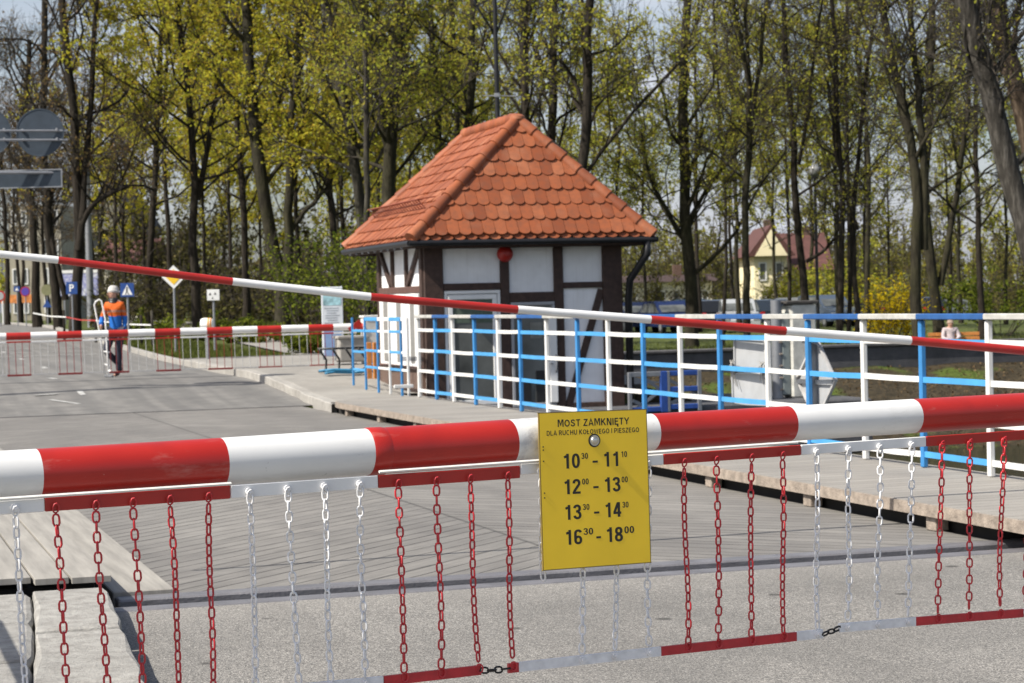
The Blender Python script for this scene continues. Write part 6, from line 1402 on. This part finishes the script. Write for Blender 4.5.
# ================================================================== SHRUBS, THICKETS, GRASS
def shrub(name, label, px, Y, w, h, n, lm, ls=.07, stems=10, group=None, cat='shrub'):
    b = at(px, 320, Y); gz_ = ground_z(Vector((b.x, Y, 0))); t = thing(name, label, cat, (b.x, Y, gz_), 0, group)
    M = stems; az = rng.uniform(0, 6.28, M); P0 = np.stack([np.cos(az) * w * .12, np.sin(az) * w * .12, np.full(M, -.05)], 1)
    D_ = np.stack([np.cos(az) * rng.uniform(.1, .8, M) * w / h, np.sin(az) * rng.uniform(.1, .8, M) * w / h, np.ones(M)], 1)
    L1 = walk(P0, D_, h * rng.uniform(.75, 1.1, M), 6, .1, .0); a, d, o, tt_ = pick(L1, 6, .25); L2 = walk(a, spread(d, rng.uniform(.5, 1.1, len(o))), h * .32 * rng.uniform(.5, 1.2, len(o)), 4, .2, .0)
    V, F = joinvf([tubes(L1, np.full((M, 6), .018) * np.linspace(1.2, .5, 6), 5), tubes(L2, np.full((len(o), 4), .009), 3)]); npmesh('stems', V, F, M_TWIG, t, True)
    c, _, _, _ = pick(L2, max(1, n // len(L2)), .1); c = c + rng.normal(0, h * .05, c.shape); c = c[c[:, 2] > .03]
    V, F = leaf_quads(c, ls); npmesh('foliage', V, F, lm, t); return t
shrub('forsythia_bush', 'bright yellow flowering forsythia bush between trunks in the park', 889, 72, 1.6, 2.4, 2800, M_FORS, .05, 20)
shrub('shrub', 'fresh green shrub behind the map board', 350, 62, 2.4, 3.0, 1500, M_LEAFG, .06, 12)
shrub('shrub', 'green shrub against the stout dark trunk left of the guardhouse', 378, 60, 2.2, 3.0, 1300, M_LEAFG, .06, 12)
shrub('shrub', 'tall yellow green shrub between the forked tree and the map board', 312, 70, 2.4, 3.0, 2000, M_LEAFG, .06, 12)
for px, Y, h, lab in ((800, 116, 3.0, 'olive bush in front of the villa wall between the thin trunks'), (848, 112, 3.4, 'olive bush right of the villa behind the upright cluster of trunks')):
    shrub('shrub', lab, px, Y, 3.4, h, 2600, M_LEAFO, .08, 14)
shrub('shrub', 'pale green young shrub at the foot of the huge leaning trunk', 1000, 88, 3.2, 2.6, 3500, M_LEAFG, .07, 14)
for k, (px, Y, w, h, lab) in enumerate(((150, 70, 3, .9, 'low green shrub right of the walking person'), (185, 66, 3, .8, 'low green shrub around the foot of the priority sign'), (232, 68, 3.2, .9, 'low green shrub around the small white plate'), (262, 62, 2.6, .8, 'low green shrub left of the forked tree'), (322, 52, 2.2, .9, 'low green shrub just left of the map board'))):
    shrub('shrub', lab, px, Y, w, h, 3000, M_LEAFG, .05, 18)
def thicket(name, region, n, hmin, hmax, m, stems=True, leaf=None, nl=0, ls=.1):
    """many thin saplings or leaves as one mass: stuff"""
    px = rng.uniform(region[0], region[1], n); Y = rng.uniform(region[2], region[3], n)
    P0 = np.array([(lambda b: (b.x, y, ground_z(Vector((b.x, y, 0))) - .05))(at(x, 320, y)) for x, y in zip(px, Y)])
    D_ = np.concatenate([rng.normal(0, .1, (n, 2)), np.ones((n, 1))], 1); H = rng.uniform(hmin, hmax, n); L1 = walk(P0, D_, H, 6, .05, .02)
    a, d, o, t = pick(L1, 7, .25); L2 = walk(a, spread(d, rng.uniform(.4, 1.0, len(o))), H[o] * .22 * rng.uniform(.4, 1.2, len(o)), 4, .15, .03)
    b, d3, o3, t3 = pick(L2, 3, .1); L3 = walk(b, spread(d3, rng.uniform(.4, 1.0, len(o3))), rng.uniform(.3, 1.1, len(o3)), 3, .15, .0)
    V, F = joinvf([tubes(L1, (H * .0065)[:, None] * np.linspace(1.2, .3, 6), 5), tubes(L2, np.full((len(o), 4), .014), 3), tubes(L3, np.full((len(o3), 3), .01), 3)])
    mi = np.zeros(len(F)); mats = [M_TWIG]
    if nl:
        c, _, _, _ = pick(np.concatenate([L2]), max(1, nl // len(L2)), .1); c = c + rng.normal(0, .2, c.shape); v2, f2 = leaf_quads(c, ls); F = np.concatenate([F, f2 + len(V)]); V = np.concatenate([V, v2]); mi = np.concatenate([mi, np.ones(len(f2))]); mats.append(leaf)
    o = npmesh(name, V, F, mats, None, False, mi); o['kind'] = 'stuff'; return o
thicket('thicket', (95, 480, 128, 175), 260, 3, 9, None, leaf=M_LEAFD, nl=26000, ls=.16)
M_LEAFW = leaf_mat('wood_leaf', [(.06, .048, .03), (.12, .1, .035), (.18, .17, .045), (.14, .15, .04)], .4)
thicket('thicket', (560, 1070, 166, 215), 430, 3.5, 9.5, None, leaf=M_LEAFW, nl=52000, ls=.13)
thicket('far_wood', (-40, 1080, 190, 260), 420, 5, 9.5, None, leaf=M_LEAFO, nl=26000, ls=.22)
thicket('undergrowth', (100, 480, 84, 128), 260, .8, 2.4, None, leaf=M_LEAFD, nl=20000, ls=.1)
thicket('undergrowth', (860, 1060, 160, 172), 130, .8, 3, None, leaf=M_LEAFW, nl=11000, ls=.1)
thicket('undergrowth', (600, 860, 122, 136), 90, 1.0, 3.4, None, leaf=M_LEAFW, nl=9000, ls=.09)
# grass blades on the verge and the far lawn
def grass(name, n, c0, c1, d0, d1, h, m, cond=None):
    c = rng.uniform(c0, c1, n); d = rng.uniform(d0, d1, n)
    if cond is not None: k = cond(c, d); c, d = c[k], d[k]
    n = len(c); z = np.array([hterr(a, b) for a, b in zip(c, d)]); X = c * CC[0] + d * DD[0]; Y = c * CC[1] + d * DD[1]; p = np.stack([X, Y, z - .02], 1)
    a = rng.uniform(0, 6.28, n); w = rng.uniform(.01, .03, n)[:, None]; e = np.stack([np.cos(a), np.sin(a), np.zeros(n)], 1); hh_ = (h * rng.uniform(.5, 1.4, n))[:, None]; t = p + np.concatenate([rng.normal(0, .3, (n, 2)), np.ones((n, 1))], 1) * hh_
    V = np.stack([p - e * w, p + e * w, t], 1).reshape(-1, 3); o = npmesh(name, V, np.arange(3 * n).reshape(n, 3), m); o['kind'] = 'stuff'; return o
M_GRASS = leaf_mat('grass_blade', [(.055, .068, .018), (.095, .115, .028), (.15, .16, .05)], .35)
grass('grass', 26000, 6.95, 10.2, 46.4, 84, .12, M_GRASS, lambda c, d: c > 7.3 + np.maximum(0, d - 50) * .034)
grass('grass', 26000, 12.8, 24, 46.4, 90, .16, M_GRASS)
grass('grass', 30000, 14, 62, 45.4, 80, .12, M_GRASS, lambda c, d: c > 14.5 + .08 * (d - 33))
c = rng.uniform(14, 40, 5000); d = rng.uniform(38.8, 44.8, 5000); z = np.array([hterr(a, b) for a, b in zip(c, d)]) + .05
V, F = leaf_quads(np.stack([c * CC[0] + d * DD[0], c * CC[1] + d * DD[1], z - .03], 1), .035); o = npmesh('fallen_leaves', V, F, leaf_mat('dead_leaf', [(.05, .035, .02), (.1, .07, .04), (.2, .14, .08)], .15)); o['kind'] = 'stuff'
